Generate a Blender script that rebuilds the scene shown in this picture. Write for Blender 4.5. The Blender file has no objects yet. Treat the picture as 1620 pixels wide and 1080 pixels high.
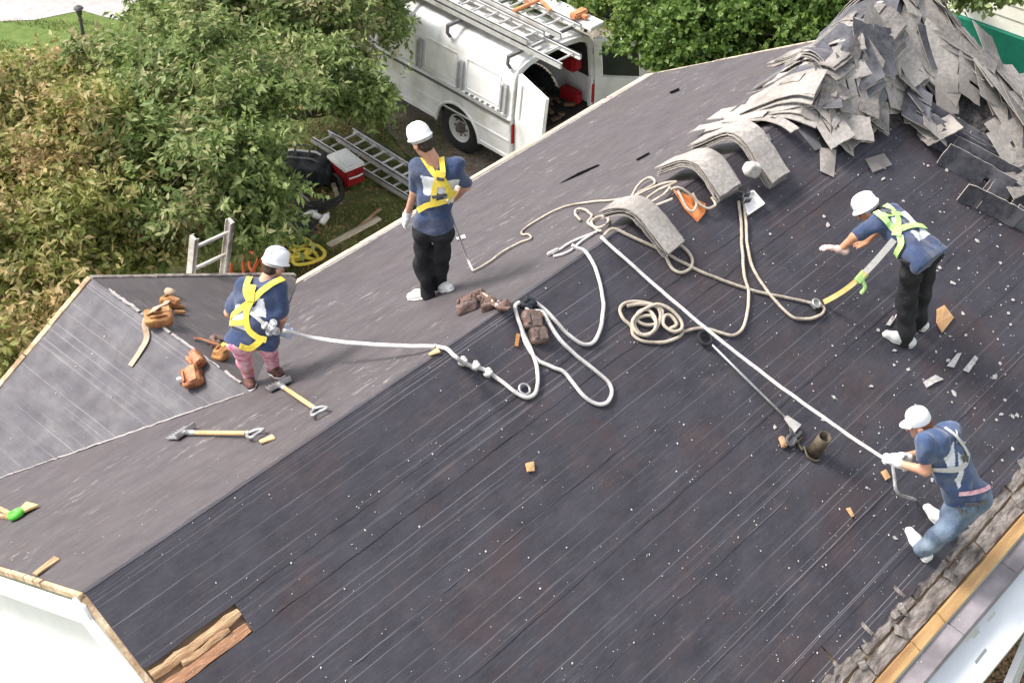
import bpy, bmesh, math, random
import numpy as np
from mathutils import Vector, Matrix, noise as mnoise
random.seed(7); RNG = np.random.default_rng(7)
S = bpy.context.scene
COL = S.collection
# ------------------------------------------------------------------ camera
FPX = 2294.83; YAW, PITCH, ROLL = 0.738648, 0.697543, 0.005354
CAM = np.array([-2.683325, -6.170623, 7.285718])
RP = 0.518375                      # pitch of the main roof
CA, SA, TA = math.cos(RP), math.sin(RP), math.tan(RP)
_f = np.array([math.cos(YAW)*math.cos(PITCH), math.sin(YAW)*math.cos(PITCH), -math.sin(PITCH)])
_r = np.array([math.sin(YAW), -math.cos(YAW), 0.0]); _u = np.cross(_r, _f)
_r2 = math.cos(ROLL)*_r + math.sin(ROLL)*_u; _u2 = -math.sin(ROLL)*_r + math.cos(ROLL)*_u
HEAD = np.array([math.cos(YAW), math.sin(YAW), 0.0])
cd = bpy.data.cameras.new('camera'); cam = bpy.data.objects.new('camera', cd); COL.objects.link(cam)
cd.sensor_width = 36.0; cd.sensor_fit = 'HORIZONTAL'; cd.lens = FPX/1620*36.0
cd.clip_start = 0.1; cd.clip_end = 600
cam.matrix_world = Matrix(((_r2[0], _u2[0], -_f[0], CAM[0]), (_r2[1], _u2[1], -_f[1], CAM[1]), (_r2[2], _u2[2], -_f[2], CAM[2]), (0, 0, 0, 1)))
S.camera = cam
# ------------------------------------------------------------------ light
SUN = np.array([-0.40, 0.62, 1.0]); SUN = SUN/np.linalg.norm(SUN)
W = bpy.data.worlds.new('World'); S.world = W; W.use_nodes = True
nt = W.node_tree; nt.nodes.clear()
sky = nt.nodes.new('ShaderNodeTexSky'); sky.sky_type = 'NISHITA'; sky.sun_disc = False
sky.sun_elevation = math.asin(SUN[2]); sky.sun_rotation = math.atan2(SUN[0], SUN[1])
sky.dust_density = 3.0; sky.air_density = 1.0; sky.ozone_density = 1.0
bg = nt.nodes.new('ShaderNodeBackground'); bg.inputs[1].default_value = 0.15
ow = nt.nodes.new('ShaderNodeOutputWorld')
hs = nt.nodes.new('ShaderNodeHueSaturation'); hs.inputs['Saturation'].default_value = 0.35     # thin bright cloud
nt.links.new(sky.outputs[0], hs.inputs['Color']); nt.links.new(hs.outputs[0], bg.inputs[0]); nt.links.new(bg.outputs[0], ow.inputs[0])
sl = bpy.data.lights.new('sun', 'SUN'); sl.energy = 2.2; sl.angle = math.radians(15); sl.color = (1.0, 0.95, 0.88)
so = bpy.data.objects.new('sun', sl); COL.objects.link(so)
so.rotation_euler = Vector(SUN).to_track_quat('Z', 'Y').to_euler()
S.view_settings.view_transform = 'Standard'; S.view_settings.look = 'None'
S.view_settings.gamma = 1.0; S.view_settings.exposure = 1.24
S.view_settings.use_curve_mapping = False
# ------------------------------------------------------------------ geometry helpers
GZ = -5.2
def ray(px, py):
    d = _r2*((px-810)/FPX) + _u2*((540-py)/FPX) + _f
    return d/np.linalg.norm(d)
def hit(px, py, n, p0):
    d = ray(px, py); n = np.array(n, float); p0 = np.array(p0, float)
    return CAM + d*(((p0-CAM)@n)/(d@n))
NF = np.array([0, -SA, CA]); NB = np.array([0, SA, CA])
XG, YJ, YG, GP = 2.55881, 1.55523, 3.847, 0.50011
HG = -TA*YJ
NL = np.array([-math.sin(GP), 0, math.cos(GP)]); NR = np.array([math.sin(GP), 0, math.cos(GP)])
def F(px, py, h=0.0): return hit(px, py, NF, NF*h)
def B(px, py, h=0.0): return hit(px, py, NB, NB*h)
def GL(px, py, h=0.0): return hit(px, py, NL, np.array([XG, 0, HG])+NL*h)
def GR(px, py, h=0.0): return hit(px, py, NR, np.array([XG, 0, HG])+NR*h)
def G(px, py, h=0.0): return hit(px, py, (0, 0, 1), (0, 0, GZ+h))
def J(px, py, d, ref): return hit(px, py, HEAD, np.array(ref)+HEAD*d)
def PX(P):
    q = np.array(P, float)-CAM; z = q@_f
    return 810+FPX*(q@_r2)/z, 540-FPX*(q@_u2)/z
def ridge_x(px):
    lo, hi = -1., 14.
    for _ in range(40):
        m = (lo+hi)/2
        if PX((m, 0, 0))[0] < px: lo = m
        else: hi = m
    return lo
def roofz(x, y): return -TA*abs(y)
# ------------------------------------------------------------------ materials
def _n(t, ty, **k):
    n = t.nodes.new(ty)
    for a, v in k.items(): setattr(n, a, v)
    return n
def mat(name, c1, c2=None, scale=6.0, rough=0.8, bump=0.15, bscale=40.0, metal=0.0, spec=0.3, detail=6.0, c3=None, c3scale=1.2, stretch=None, sheen=0.0, bdist=0.01, lo=0.35, hi=0.65):
    m = bpy.data.materials.new(name); m.use_nodes = True; t = m.node_tree
    b = t.nodes['Principled BSDF']; L = t.links.new
    b.inputs['Roughness'].default_value = rough; b.inputs['Metallic'].default_value = metal
    b.inputs['Specular IOR Level'].default_value = spec
    if sheen: b.inputs['Sheen Weight'].default_value = sheen
    tc = _n(t, 'ShaderNodeTexCoord'); src = tc.outputs['Object']
    if stretch:
        mp = _n(t, 'ShaderNodeMapping'); mp.inputs['Scale'].default_value = stretch; L(src, mp.inputs[0]); src = mp.outputs[0]
    c2 = c2 or tuple(min(1, x*1.35) for x in c1)
    nz = _n(t, 'ShaderNodeTexNoise'); nz.inputs['Scale'].default_value = scale; nz.inputs['Detail'].default_value = detail
    nz.inputs['Roughness'].default_value = 0.65; L(src, nz.inputs['Vector'])
    cr = _n(t, 'ShaderNodeValToRGB'); cr.color_ramp.elements[0].position = lo; cr.color_ramp.elements[1].position = hi
    cr.color_ramp.elements[0].color = (*c1, 1); cr.color_ramp.elements[1].color = (*c2, 1); L(nz.outputs[0], cr.inputs[0])
    out = cr.outputs[0]
    if c3:
        n3 = _n(t, 'ShaderNodeTexNoise'); n3.inputs['Scale'].default_value = c3scale; n3.inputs['Detail'].default_value = 5; L(src, n3.inputs['Vector'])
        r3 = _n(t, 'ShaderNodeValToRGB'); r3.color_ramp.elements[0].position = .48; r3.color_ramp.elements[1].position = .68; L(n3.outputs[0], r3.inputs[0])
        mx = _n(t, 'ShaderNodeMixRGB'); mx.inputs[2].default_value = (*c3, 1); L(r3.outputs[0], mx.inputs[0]); L(out, mx.inputs[1]); out = mx.outputs[0]
    L(out, b.inputs['Base Color'])
    if bump:
        nb = _n(t, 'ShaderNodeTexNoise'); nb.inputs['Scale'].default_value = bscale; nb.inputs['Detail'].default_value = 4; L(src, nb.inputs['Vector'])
        bp = _n(t, 'ShaderNodeBump'); bp.inputs['Strength'].default_value = bump; bp.inputs['Distance'].default_value = bdist
        L(nb.outputs[0], bp.inputs['Height']); L(bp.outputs[0], b.inputs['Normal'])
    return m

def felt(name, c1, c2, line=0.0, dust=(0.2, 0.18, 0.17), dustamt=0.5, specks=0.5, stain=(0.06, 0.045, 0.045), rough=0.6, streak=0.0):
    """roofing underlayment: blotches, scuffs, chalky printed lines along the roll (u along, v down)"""
    m = bpy.data.materials.new(name); m.use_nodes = True; t = m.node_tree; L = t.links.new
    b = t.nodes['Principled BSDF']; b.inputs['Specular IOR Level'].default_value = 0.35
    uv = _n(t, 'ShaderNodeUVMap'); uv.uv_map = 'UVMap'; V = uv.outputs[0]
    def noise(scale, detail=5, mapping=None, rough_=.6):
        src = V
        if mapping:
            mp = _n(t, 'ShaderNodeMapping'); mp.inputs['Scale'].default_value = mapping; L(V, mp.inputs[0]); src = mp.outputs[0]
        n = _n(t, 'ShaderNodeTexNoise'); n.inputs['Scale'].default_value = scale; n.inputs['Detail'].default_value = detail; n.inputs['Roughness'].default_value = rough_
        L(src, n.inputs['Vector']); return n.outputs[0]
    def ramp(v, a, bb, c0=(0, 0, 0), c1_=(1, 1, 1)):
        r = _n(t, 'ShaderNodeValToRGB'); r.color_ramp.elements[0].position = a; r.color_ramp.elements[1].position = bb
        r.color_ramp.elements[0].color = (*c0, 1); r.color_ramp.elements[1].color = (*c1_, 1); L(v, r.inputs[0]); return r.outputs[0]
    def mix(fac, a, bcol, mode='MIX'):
        x = _n(t, 'ShaderNodeMixRGB'); x.blend_type = mode
        if isinstance(fac, float): x.inputs[0].default_value = fac
        else: L(fac, x.inputs[0])
        if isinstance(a, tuple): x.inputs[1].default_value = (*a, 1)
        else: L(a, x.inputs[1])
        if isinstance(bcol, tuple): x.inputs[2].default_value = (*bcol, 1)
        else: L(bcol, x.inputs[2])
        return x.outputs[0]
    def mul(a, bb):
        x = _n(t, 'ShaderNodeMath', operation='MULTIPLY')
        for i, q in enumerate((a, bb)):
            if isinstance(q, float): x.inputs[i].default_value = q
            else: L(q, x.inputs[i])
        return x.outputs[0]
    col = ramp(noise(2.2, 9, (1, 1.8, 1), .72), .34, .66, c1, c2)
    col = mix(mul(ramp(noise(0.9, 6, None, .7), .5, .72), 0.75), col, stain)
    # fine scuffs along and across the roll
    d1 = mul(ramp(noise(14, 8, (.25, 3.0, 1), .75), .52, .75), dustamt)
    d1 = mul(d1, ramp(noise(1.6, 5, None, .7), .35, .65))
    col = mix(d1, col, dust)
    d2 = mul(ramp(noise(45, 4, (1, 1, 1), .8), .6, .8), dustamt*.8)
    col = mix(d2, col, dust)
    if streak:
        d3 = mul(ramp(noise(7, 7, (.45, 1.5, 1), .8), .56, .68), streak)
        d3 = mul(d3, ramp(noise(.55, 5, None, .7), .45, .6))
        col = mix(d3, col, (.33, .30, .28))
    if line:
        sx = _n(t, 'ShaderNodeSeparateXYZ'); L(V, sx.inputs[0])
        wob = noise(1.3, 2, (1, .0, 1)); w2 = _n(t, 'ShaderNodeMath', operation='MULTIPLY_ADD'); L(wob, w2.inputs[0]); w2.inputs[1].default_value = 0.02; L(sx.outputs[1], w2.inputs[2])
        tot = None
        for per, ph, wd, st in ((0.233, 0.05, 0.014, .9), (0.466, 0.095, 0.006, .7), (0.61, 0.21, 0.006, 1.0), (0.353, .13, .007, .8)):
            a = _n(t, 'ShaderNodeMath', operation='MULTIPLY_ADD'); L(w2.outputs[0], a.inputs[0]); a.inputs[1].default_value = 1/per; a.inputs[2].default_value = ph/per+10
            fr = _n(t, 'ShaderNodeMath', operation='FRACT'); L(a.outputs[0], fr.inputs[0])
            s1 = _n(t, 'ShaderNodeMath', operation='SUBTRACT'); L(fr.outputs[0], s1.inputs[0]); s1.inputs[1].default_value = .5
            ab = _n(t, 'ShaderNodeMath', operation='ABSOLUTE'); L(s1.outputs[0], ab.inputs[0])
            lt = _n(t, 'ShaderNodeMath', operation='LESS_THAN'); L(ab.outputs[0], lt.inputs[0]); lt.inputs[1].default_value = wd
            f1 = mul(mul(lt.outputs[0], ramp(noise(1.1, 7, (.38, 5, 1), .68), .40, .60)), line*st)
            if tot is None: tot = f1
            else:
                mx = _n(t, 'ShaderNodeMath', operation='MAXIMUM'); L(tot, mx.inputs[0]); L(f1, mx.inputs[1]); tot = mx.outputs[0]
        fade = ramp(noise(.45, 4), .35, .7, (.35,)*3, (1, 1, 1))
        mr = _n(t, 'ShaderNodeMapRange'); L(sx.outputs[0], mr.inputs[0]); mr.inputs[1].default_value = 4.0; mr.inputs[2].default_value = 9.5; mr.inputs[3].default_value = 1.0; mr.inputs[4].default_value = .30
        fade = mul(fade, mr.outputs[0])
        dirt = mul(mul(ramp(noise(3.2, 9, (1, 1.3, 1), .78), .5, .7), .55), ramp(sx.outputs[0], .3, .9) if False else ramp(noise(.5, 3), .3, .6))
        col = mix(dirt, col, (.085, .064, .060))
        col = mix(mul(tot, fade), col, (.30, .28, .30))
    if specks:
        vo = _n(t, 'ShaderNodeTexVoronoi'); vo.inputs['Scale'].default_value = 16; L(V, vo.inputs['Vector'])
        sp = ramp(vo.outputs['Distance'], .045, .075, (1, 1, 1), (0, 0, 0))
        sp = mul(mul(sp, specks), ramp(noise(2.2, 4), .5, .62))
        col = mix(sp, col, (.45, .43, .42))
    L(col, b.inputs['Base Color'])
    L(ramp(noise(5, 4), .3, .7, (rough-.12,)*3, (rough+.12,)*3), b.inputs['Roughness'])
    bp = _n(t, 'ShaderNodeBump'); bp.inputs['Strength'].default_value = .5; bp.inputs['Distance'].default_value = .012
    L(noise(4.5, 6, (.6, 1.6, 1), .6), bp.inputs['Height'])
    bp2 = _n(t, 'ShaderNodeBump'); bp2.inputs['Strength'].default_value = .25; bp2.inputs['Distance'].default_value = .004
    L(noise(90, 3), bp2.inputs['Height']); L(bp.outputs[0], bp2.inputs['Normal']); L(bp2.outputs[0], b.inputs['Normal'])
    return m

M = {}
M['felt_dark'] = felt('black_felt', (.026, .0245, .032), (.049, .0455, .057), line=.75, dustamt=.36, specks=.6, stain=(.060, .037, .034), rough=.62)
M['felt_back'] = felt('grey_felt', (.059, .050, .055), (.090, .077, .082), line=0.0, dust=(.23, .205, .20), dustamt=.7, specks=.25, stain=(.074, .060, .058), rough=.6, streak=1.0)
M['felt_gable'] = felt('grey_blue_felt', (.058, .054, .064), (.070, .065, .075), line=.75, dust=(.21, .20, .20), dustamt=.4, specks=.5, stain=(.076, .067, .07), rough=.6)
M['felt_gable_r'] = felt('grey_brown_felt', (.055, .047, .049), (.08, .069, .071), line=0., dust=(.23, .205, .195), dustamt=.6, specks=.4, stain=(.08, .066, .062), rough=.6, streak=.5)
M['deck'] = mat('deck_wood', (.16, .11, .07), (.30, .21, .13), 9, .85, .4, 60, stretch=(.4, 4, 4))
M['raw_wood'] = mat('fresh_tan_board', (.40, .24, .10), (.58, .37, .17), 10, .75, .3, 50, stretch=(.5, 6, 6), c3=(.30, .16, .07), c3scale=2.5)
M['pale_wood'] = mat('pale_worn_board', (.42, .33, .23), (.62, .54, .43), 12, .85, .5, 40, stretch=(.5, 5, 5), c3=(.26, .19, .13), c3scale=2.2)
M['rot_wood'] = mat('broken_plank', (.34, .19, .09), (.60, .43, .26), 10, .9, .8, 35, stretch=(.35, 5, 5), c3=(.16, .08, .04), c3scale=3)
M['red_plank'] = mat('reddish_plank', (.27, .13, .07), (.45, .25, .15), 12, .9, .7, 35, stretch=(.35, 5, 5))
M['grey_wood'] = mat('weathered_grey_wood', (.14, .115, .10), (.34, .30, .27), 9, .9, .9, 30, stretch=(1, 3.5, 3.5), c3=(.07, .055, .05), c3scale=4)
M['tan_edge'] = mat('worn_tan_edge', (.34, .23, .13), (.56, .45, .32), 16, .9, .6, 40, c3=(.20, .12, .07), c3scale=5)
M['white_paint'] = mat('white_siding_paint', (.74, .75, .76), (.82, .82, .82), 3, .5, .05, 30)
M['gutter'] = mat('dull_grey_gutter', (.20, .18, .192), (.28, .255, .268), 5, .6, .1, 30, c3=(.15, .135, .142), c3scale=3)
M['tarp'] = mat('white_tarp', (.60, .63, .65), (.68, .70, .71), 2, .42, .2, 6, bdist=.03)
M['shingle'] = mat('grey_granule_shingle', (.10, .092, .088), (.22, .20, .187), 28, .95, .5, 260, c3=(.33, .30, .275), c3scale=2.6, detail=9, bdist=.004)
M['shingle_b'] = mat('pale_granule_shingle', (.25, .228, .208), (.41, .378, .348), 28, .95, .5, 260, c3=(.20, .18, .165), c3scale=2.2, detail=9, bdist=.004)
M['shingle_back'] = mat('asphalt_shingle_back', (.045, .044, .052), (.095, .093, .106), 18, .8, .3, 120, c3=(.15, .147, .16), c3scale=3)
M['shingle_edge'] = mat('cut_shingle_edge', (.30, .265, .23), (.50, .45, .40), 60, .9, .2, 200)
M['rubble'] = mat('asphalt_rubble', (.02, .018, .02), (.11, .10, .098), 14, .9, 1.0, 18, bdist=.06)
M['rope_white'] = None
def rope_mat(name, c1, c2):
    m = mat(name, c1, c2, 30, .9, 0, detail=4, c3=tuple(q*.72 for q in c1), c3scale=5); t = m.node_tree; L = t.links.new
    uv = _n(t, 'ShaderNodeUVMap'); uv.uv_map = 'UVMap'
    w = _n(t, 'ShaderNodeTexWave'); w.bands_direction = 'DIAGONAL'; w.inputs['Scale'].default_value = 1.0; w.inputs['Distortion'].default_value = 1.0
    L(uv.outputs[0], w.inputs[0]); bp = _n(t, 'ShaderNodeBump'); bp.inputs['Strength'].default_value = .6; bp.inputs['Distance'].default_value = .006
    L(w.outputs[0], bp.inputs['Height']); L(bp.outputs[0], t.nodes['Principled BSDF'].inputs['Normal'])
    return m
M['rope_white'] = rope_mat('white_rope', (.60, .57, .55), (.74, .71, .69))
M['rope_beige'] = rope_mat('beige_rope', (.50, .42, .33), (.64, .56, .46))
M['strap_grey'] = mat('pale_webbing', (.48, .47, .45), (.60, .58, .55), 40, .85, .3, 200)
M['yellow'] = mat('yellow_webbing', (.70, .52, .05), (.80, .64, .12), 20, .75, .3, 200)
M['strap_tan'] = mat('tan_yellow_webbing', (.60, .43, .12), (.72, .56, .25), 20, .8, .3, 200)
M['lime'] = mat('lime_webbing', (.36, .62, .16), (.50, .76, .30), 20, .75, .3, 200)
M['dkhard'] = mat('dark_buckle', (.04, .04, .045), (.12, .12, .12), 30, .45, .1)
M['metal'] = mat('dull_steel', (.40, .40, .40), (.58, .57, .56), 20, .38, .1, metal=.8)
M['alu'] = mat('ladder_aluminium', (.55, .55, .54), (.70, .69, .67), 14, .5, .1, metal=.35, c3=(.48, .46, .43), c3scale=5)
M['alu_old'] = mat('weathered_ladder', (.42, .39, .35), (.62, .58, .53), 14, .7, .3, metal=.1, c3=(.34, .30, .26), c3scale=5)
M['navy'] = mat('navy_cotton', (.026, .042, .092), (.046, .070, .145), 5, .95, .45, 22, sheen=.2, bdist=.025, c3=(.075, .085, .135), c3scale=7)
M['navy_faded'] = mat('faded_navy_cotton', (.034, .060, .13), (.058, .092, .185), 5, .95, .35, 22, sheen=.2, bdist=.02, c3=(.10, .125, .20), c3scale=9)
M['print'] = mat('white_shirt_print', (.55, .57, .60), (.72, .73, .74), 12, .9, .1)
M['black'] = mat('black_trousers', (.010, .010, .012), (.022, .021, .024), 6, .9, .4, 20, bdist=.02)
M['charcoal'] = mat('charcoal_trousers', (.016, .016, .018), (.034, .033, .036), 6, .9, .5, 18, bdist=.03)
M['denim'] = mat('blue_denim', (.075, .11, .165), (.16, .205, .27), 7, .95, .4, 25, bdist=.02, c3=(.24, .29, .35), c3scale=4)
M['pink'] = mat('pink_patterned_leggings', (.68, .26, .34), (.82, .62, .63), 16, .9, .2, 30, c3=(.66, .07, .24), c3scale=9)
M['skin'] = mat('skin', (.46, .235, .155), (.56, .31, .215), 6, .6, .15, 80)
M['skin_tan'] = mat('tanned_skin', (.40, .185, .105), (.50, .25, .15), 6, .6, .15, 80)
M['skin_dark'] = mat('brown_skin', (.22, .11, .07), (.31, .165, .11), 6, .6, .15, 80)
M['hair'] = mat('short_dark_hair', (.02, .014, .01), (.06, .04, .025), 40, .8, .6, 120)
M['hair_red'] = mat('reddish_hair', (.16, .055, .03), (.26, .10, .05), 40, .8, .6, 120)
M['helmet'] = mat('white_hard_hat', (.80, .80, .80), (.82, .82, .82), 4, .3, .02, 20, spec=.5)
M['band'] = mat('grey_helmet_band', (.30, .29, .27), (.48, .46, .42), 20, .7, .2)
M['capwhite'] = mat('white_cotton_cap', (.72, .72, .72), (.80, .80, .80), 8, .9, .3, 60)
M['shoe'] = mat('white_trainers', (.62, .62, .59), (.76, .75, .72), 12, .7, .2, 50)
M['shoe_dk'] = mat('brown_shoes', (.05, .025, .02), (.14, .06, .05), 25, .7, .3, 50)
M['sole'] = mat('pale_sole', (.66, .64, .60), (.76, .74, .70), 12, .8, .1)
M['glove'] = mat('white_work_glove', (.66, .65, .63), (.78, .77, .75), 20, .95, .3, 90)
M['glove_pink'] = mat('pink_grey_glove', (.50, .33, .29), (.64, .47, .43), 20, .95, .3, 90)
M['glove_blue'] = mat('pale_blue_glove', (.40, .52, .62), (.60, .68, .74), 20, .95, .3, 90)
M['leather'] = mat('orange_brown_leather', (.30, .135, .045), (.50, .26, .10), 11, .55, .5, 30, c3=(.16, .065, .025), c3scale=6, bdist=.02)
M['leather_red'] = mat('red_brown_leather', (.28, .10, .04), (.44, .19, .085), 11, .5, .5, 30, c3=(.13, .045, .02), c3scale=7, bdist=.02)
M['leather_dk'] = mat('dark_brown_leather', (.075, .042, .032), (.19, .12, .10), 12, .5, .6, 30, c3=(.12, .09, .08), c3scale=7, bdist=.02)
M['strap_lt'] = mat('worn_tan_strap', (.36, .25, .17), (.50, .38, .28), 14, .8, .3, 40)
M['handle'] = mat('varnished_wood_handle', (.52, .32, .13), (.66, .46, .24), 8, .5, .2, 40, stretch=(4, 4, 4))
M['orange'] = mat('orange_plastic', (.72, .22, .06), (.80, .31, .12), 9, .5, .1)
M['orange_dull'] = mat('faded_orange_metal', (.46, .17, .07), (.58, .27, .14), 12, .6, .2)
M['green_pl'] = mat('bright_green_plastic', (.10, .55, .05), (.16, .66, .10), 9, .4, .05)
M['green_bag'] = mat('green_plastic_bag', (.02, .24, .05), (.06, .42, .11), 9, .4, .5, 20, bdist=.03)
M['red'] = mat('red_plastic', (.24, .010, .014), (.34, .02, .025), 9, .4, .1)
M['red_cord'] = mat('orange_red_cord', (.50, .09, .03), (.64, .17, .06), 9, .6, .1)
M['whitepl'] = mat('white_plastic', (.72, .71, .69), (.80, .79, .77), 9, .45, .1)
M['cardboard'] = mat('plywood_offcut', (.46, .25, .11), (.58, .36, .19), 9, .85, .3, 40, stretch=(1, 5, 5))
M['tin'] = mat('old_brown_metal', (.07, .055, .038), (.14, .115, .08), 14, .6, .3, metal=.3)
M['rubber'] = mat('black_rubber', (.016, .016, .017), (.032, .032, .034), 20, .75, .3)
M['tear'] = mat('open_tear', (.004, .004, .004), (.008, .007, .007), 20, 1.0, 0, spec=0.0)
M['blackbag'] = mat('black_nylon', (.010, .011, .014), (.028, .030, .038), 14, .7, .5, 30, bdist=.02)
M['scrap'] = mat('pale_scrap', (.34, .32, .30), (.54, .515, .49), 20, .9, .3)
M['seam'] = mat('dusty_seam', (.22, .20, .195), (.36, .33, .32), 14, .9, .2)
M['van'] = mat('white_van_paint', (.74, .735, .725), (.80, .80, .795), 2.5, .35, .03, 12, spec=.5, c3=(.56, .54, .50), c3scale=2.2)
M['vandark'] = mat('van_trim', (.10, .10, .105), (.17, .165, .165), 10, .6, .1)
M['vangrey'] = mat('grey_bracket', (.34, .34, .345), (.46, .455, .45), 10, .5, .1)
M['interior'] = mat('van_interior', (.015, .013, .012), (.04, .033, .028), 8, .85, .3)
M['junk'] = mat('brown_clutter', (.05, .03, .018), (.18, .11, .065), 16, .85, .6, 20)
M['taillight'] = mat('red_tail_lamp', (.42, .02, .02), (.5, .04, .04), 9, .25, .05)
M['rim'] = mat('white_wheel_rim', (.52, .52, .51), (.64, .63, .61), 12, .45, .1)
M['hub'] = mat('rusty_hub', (.06, .05, .045), (.16, .13, .11), 20, .7, .2)
mg = mat('tinted_glass', (.02, .025, .028), (.03, .036, .04), 4, .08, .0, spec=.6); M['glass'] = mg
M['grass'] = mat('mown_grass_soil', (.095, .105, .032), (.16, .185, .055), 5, .95, .8, 30, c3=(.135, .10, .055), c3scale=.55, bdist=.04)
M['gravel'] = mat('dirt_gravel', (.15, .125, .10), (.30, .26, .215), 16, .95, .8, 60, c3=(.07, .075, .035), c3scale=.8, bdist=.03)
M['path'] = mat('pale_road', (.33, .30, .295), (.42, .39, .385), 6, .9, .3, 60)
M['lawn'] = mat('bright_lawn', (.085, .135, .03), (.14, .19, .05), 8, .95, .8, 50, bdist=.03)
M['siding'] = mat('cream_siding', (.70, .68, .60), (.78, .76, .70), 3, .6, .05)
M['green_wall'] = mat('dark_green_skirting', (.006, .13, .085), (.012, .17, .115), 5, .6, .1)
M['asph_sh'] = mat('neighbour_roof', (.2, .19, .18), (.3, .28, .27), 12, .9, .3)
M['bark'] = mat('bark', (.07, .05, .035), (.15, .115, .085), 14, .95, .9, 25, bdist=.03)
M['carblack'] = mat('dark_car_paint', (.012, .013, .016), (.02, .021, .025), 3, .25, .0, spec=.6)
M['postdark'] = mat('dark_post', (.06, .055, .055), (.10, .09, .09), 9, .6, .1)
M['navy_tarp'] = mat('navy_blue_fabric', (.012, .02, .085), (.025, .04, .14), 7, .7, .5, 12, bdist=.05)
M['blacktarp'] = mat('black_ground_sheet', (.012, .013, .018), (.03, .032, .042), 6, .6, .5, 10, bdist=.04)
M['blade'] = mat('grass_blades', (.09, .13, .025), (.20, .235, .07), 1.5, .8, 0, c3=(.24, .19, .09), c3scale=.7)
M['leaflitter'] = mat('leaf_litter', (.16, .08, .04), (.38, .24, .13), 30, .9, .3)

def leafmat(name, cols, scale=.55, trans=.45):
    """cols: dark, mid, light, autumn tint; varies leaf by leaf and clump by clump"""
    m = bpy.data.materials.new(name); m.use_nodes = True; t = m.node_tree; L = t.links.new
    b = t.nodes['Principled BSDF']; b.inputs['Roughness'].default_value = .5; b.inputs['Specular IOR Level'].default_value = .35
    g = _n(t, 'ShaderNodeNewGeometry'); tc = _n(t, 'ShaderNodeTexCoord')
    cr = _n(t, 'ShaderNodeValToRGB'); e = cr.color_ramp.elements
    e[0].position = 0; e[0].color = (*cols[0], 1); e[1].position = 1; e[1].color = (*cols[2], 1); k = e.new(.5); k.color = (*cols[1], 1)
    L(g.outputs['Random Per Island'], cr.inputs[0])
    nz = _n(t, 'ShaderNodeTexNoise'); nz.inputs['Scale'].default_value = scale; nz.inputs['Detail'].default_value = 4; nz.inputs['Roughness'].default_value = .7; L(tc.outputs['Object'], nz.inputs['Vector'])
    ad = _n(t, 'ShaderNodeMath', operation='MULTIPLY_ADD'); L(g.outputs['Random Per Island'], ad.inputs[0]); ad.inputs[1].default_value = .22; L(nz.outputs[0], ad.inputs[2])
    r2 = _n(t, 'ShaderNodeValToRGB'); r2.color_ramp.elements[0].position = cols[4]; r2.color_ramp.elements[1].position = cols[4]+.16; L(ad.outputs[0], r2.inputs[0])
    mx = _n(t, 'ShaderNodeMixRGB'); mx.inputs[2].default_value = (*cols[3], 1); L(r2.outputs[0], mx.inputs[0]); L(cr.outputs[0], mx.inputs[1])
    L(mx.outputs[0], b.inputs['Base Color'])
    tr = _n(t, 'ShaderNodeBsdfTranslucent'); L(mx.outputs[0], tr.inputs[0])
    ms = _n(t, 'ShaderNodeMixShader'); ms.inputs[0].default_value = trans; L(b.outputs[0], ms.inputs[1]); L(tr.outputs[0], ms.inputs[2])
    L(ms.outputs[0], t.nodes['Material Output'].inputs[0])
    return m
M['leaf_green'] = leafmat('green_leaves', ((.08, .125, .032), (.19, .26, .075), (.35, .43, .16), (.42, .37, .20), .64))
M['leaf_yellow'] = leafmat('yellowing_leaves', ((.12, .15, .030), (.27, .29, .075), (.43, .42, .17), (.47, .35, .17), .58))
M['leaf_right'] = leafmat('fresh_green_leaves', ((.045, .095, .016), (.12, .20, .036), (.22, .32, .08), (.26, .32, .09), .70))

# ------------------------------------------------------------------ object helpers
def tag(o, label=None, cat=None, group=None, kind=None):
    if label: o['label'] = label
    if cat: o['category'] = cat
    if group: o['group'] = group
    if kind: o['kind'] = kind
    return o
def empty(name, loc=(0, 0, 0), label=None, cat=None, group=None, kind=None):
    o = bpy.data.objects.new(name, None); COL.objects.link(o); o.location = [float(v) for v in loc]; o.empty_display_size = .1
    return tag(o, label, cat, group, kind)
def link(name, me, mats, parent=None, smooth=False, world=True):
    """mesh data in world coordinates; parented parts keep world placement"""
    if not isinstance(mats, (list, tuple)): mats = [mats]
    for m in mats: me.materials.append(M[m] if isinstance(m, str) else m)
    o = bpy.data.objects.new(name, me); COL.objects.link(o)
    if parent is not None:
        o.parent = parent
        if world:
            pm = parent
            loc = Vector((0, 0, 0)); rot = None
            mw = parent.matrix_basis.copy(); pp = parent.parent
            while pp is not None: mw = pp.matrix_basis @ mw; pp = pp.parent
            # nested parts carry their parent's inverse already
            o.matrix_parent_inverse = WORLD(parent).inverted()
    if smooth: me.polygons.foreach_set('use_smooth', [True]*len(me.polygons))
    return o
def WORLD(o):
    m = o.matrix_basis.copy()
    if o.parent is not None: m = WORLD(o.parent) @ o.matrix_parent_inverse @ m
    return m
def mesh(name, verts, faces, midx=None, uvs=None):
    me = bpy.data.meshes.new(name); me.from_pydata([tuple(map(float, v)) for v in verts], [], [tuple(map(int, f)) for f in faces])
    if midx is not None: me.polygons.foreach_set('material_index', np.array(midx, dtype=np.int32))
    if uvs is not None:
        ul = me.uv_layers.new(name='UVMap'); li = np.zeros(len(me.loops), dtype=np.int32); me.loops.foreach_get('vertex_index', li)
        ul.data.foreach_set('uv', np.array(uvs, dtype=np.float32)[li].ravel())
    me.update(); return me
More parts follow.
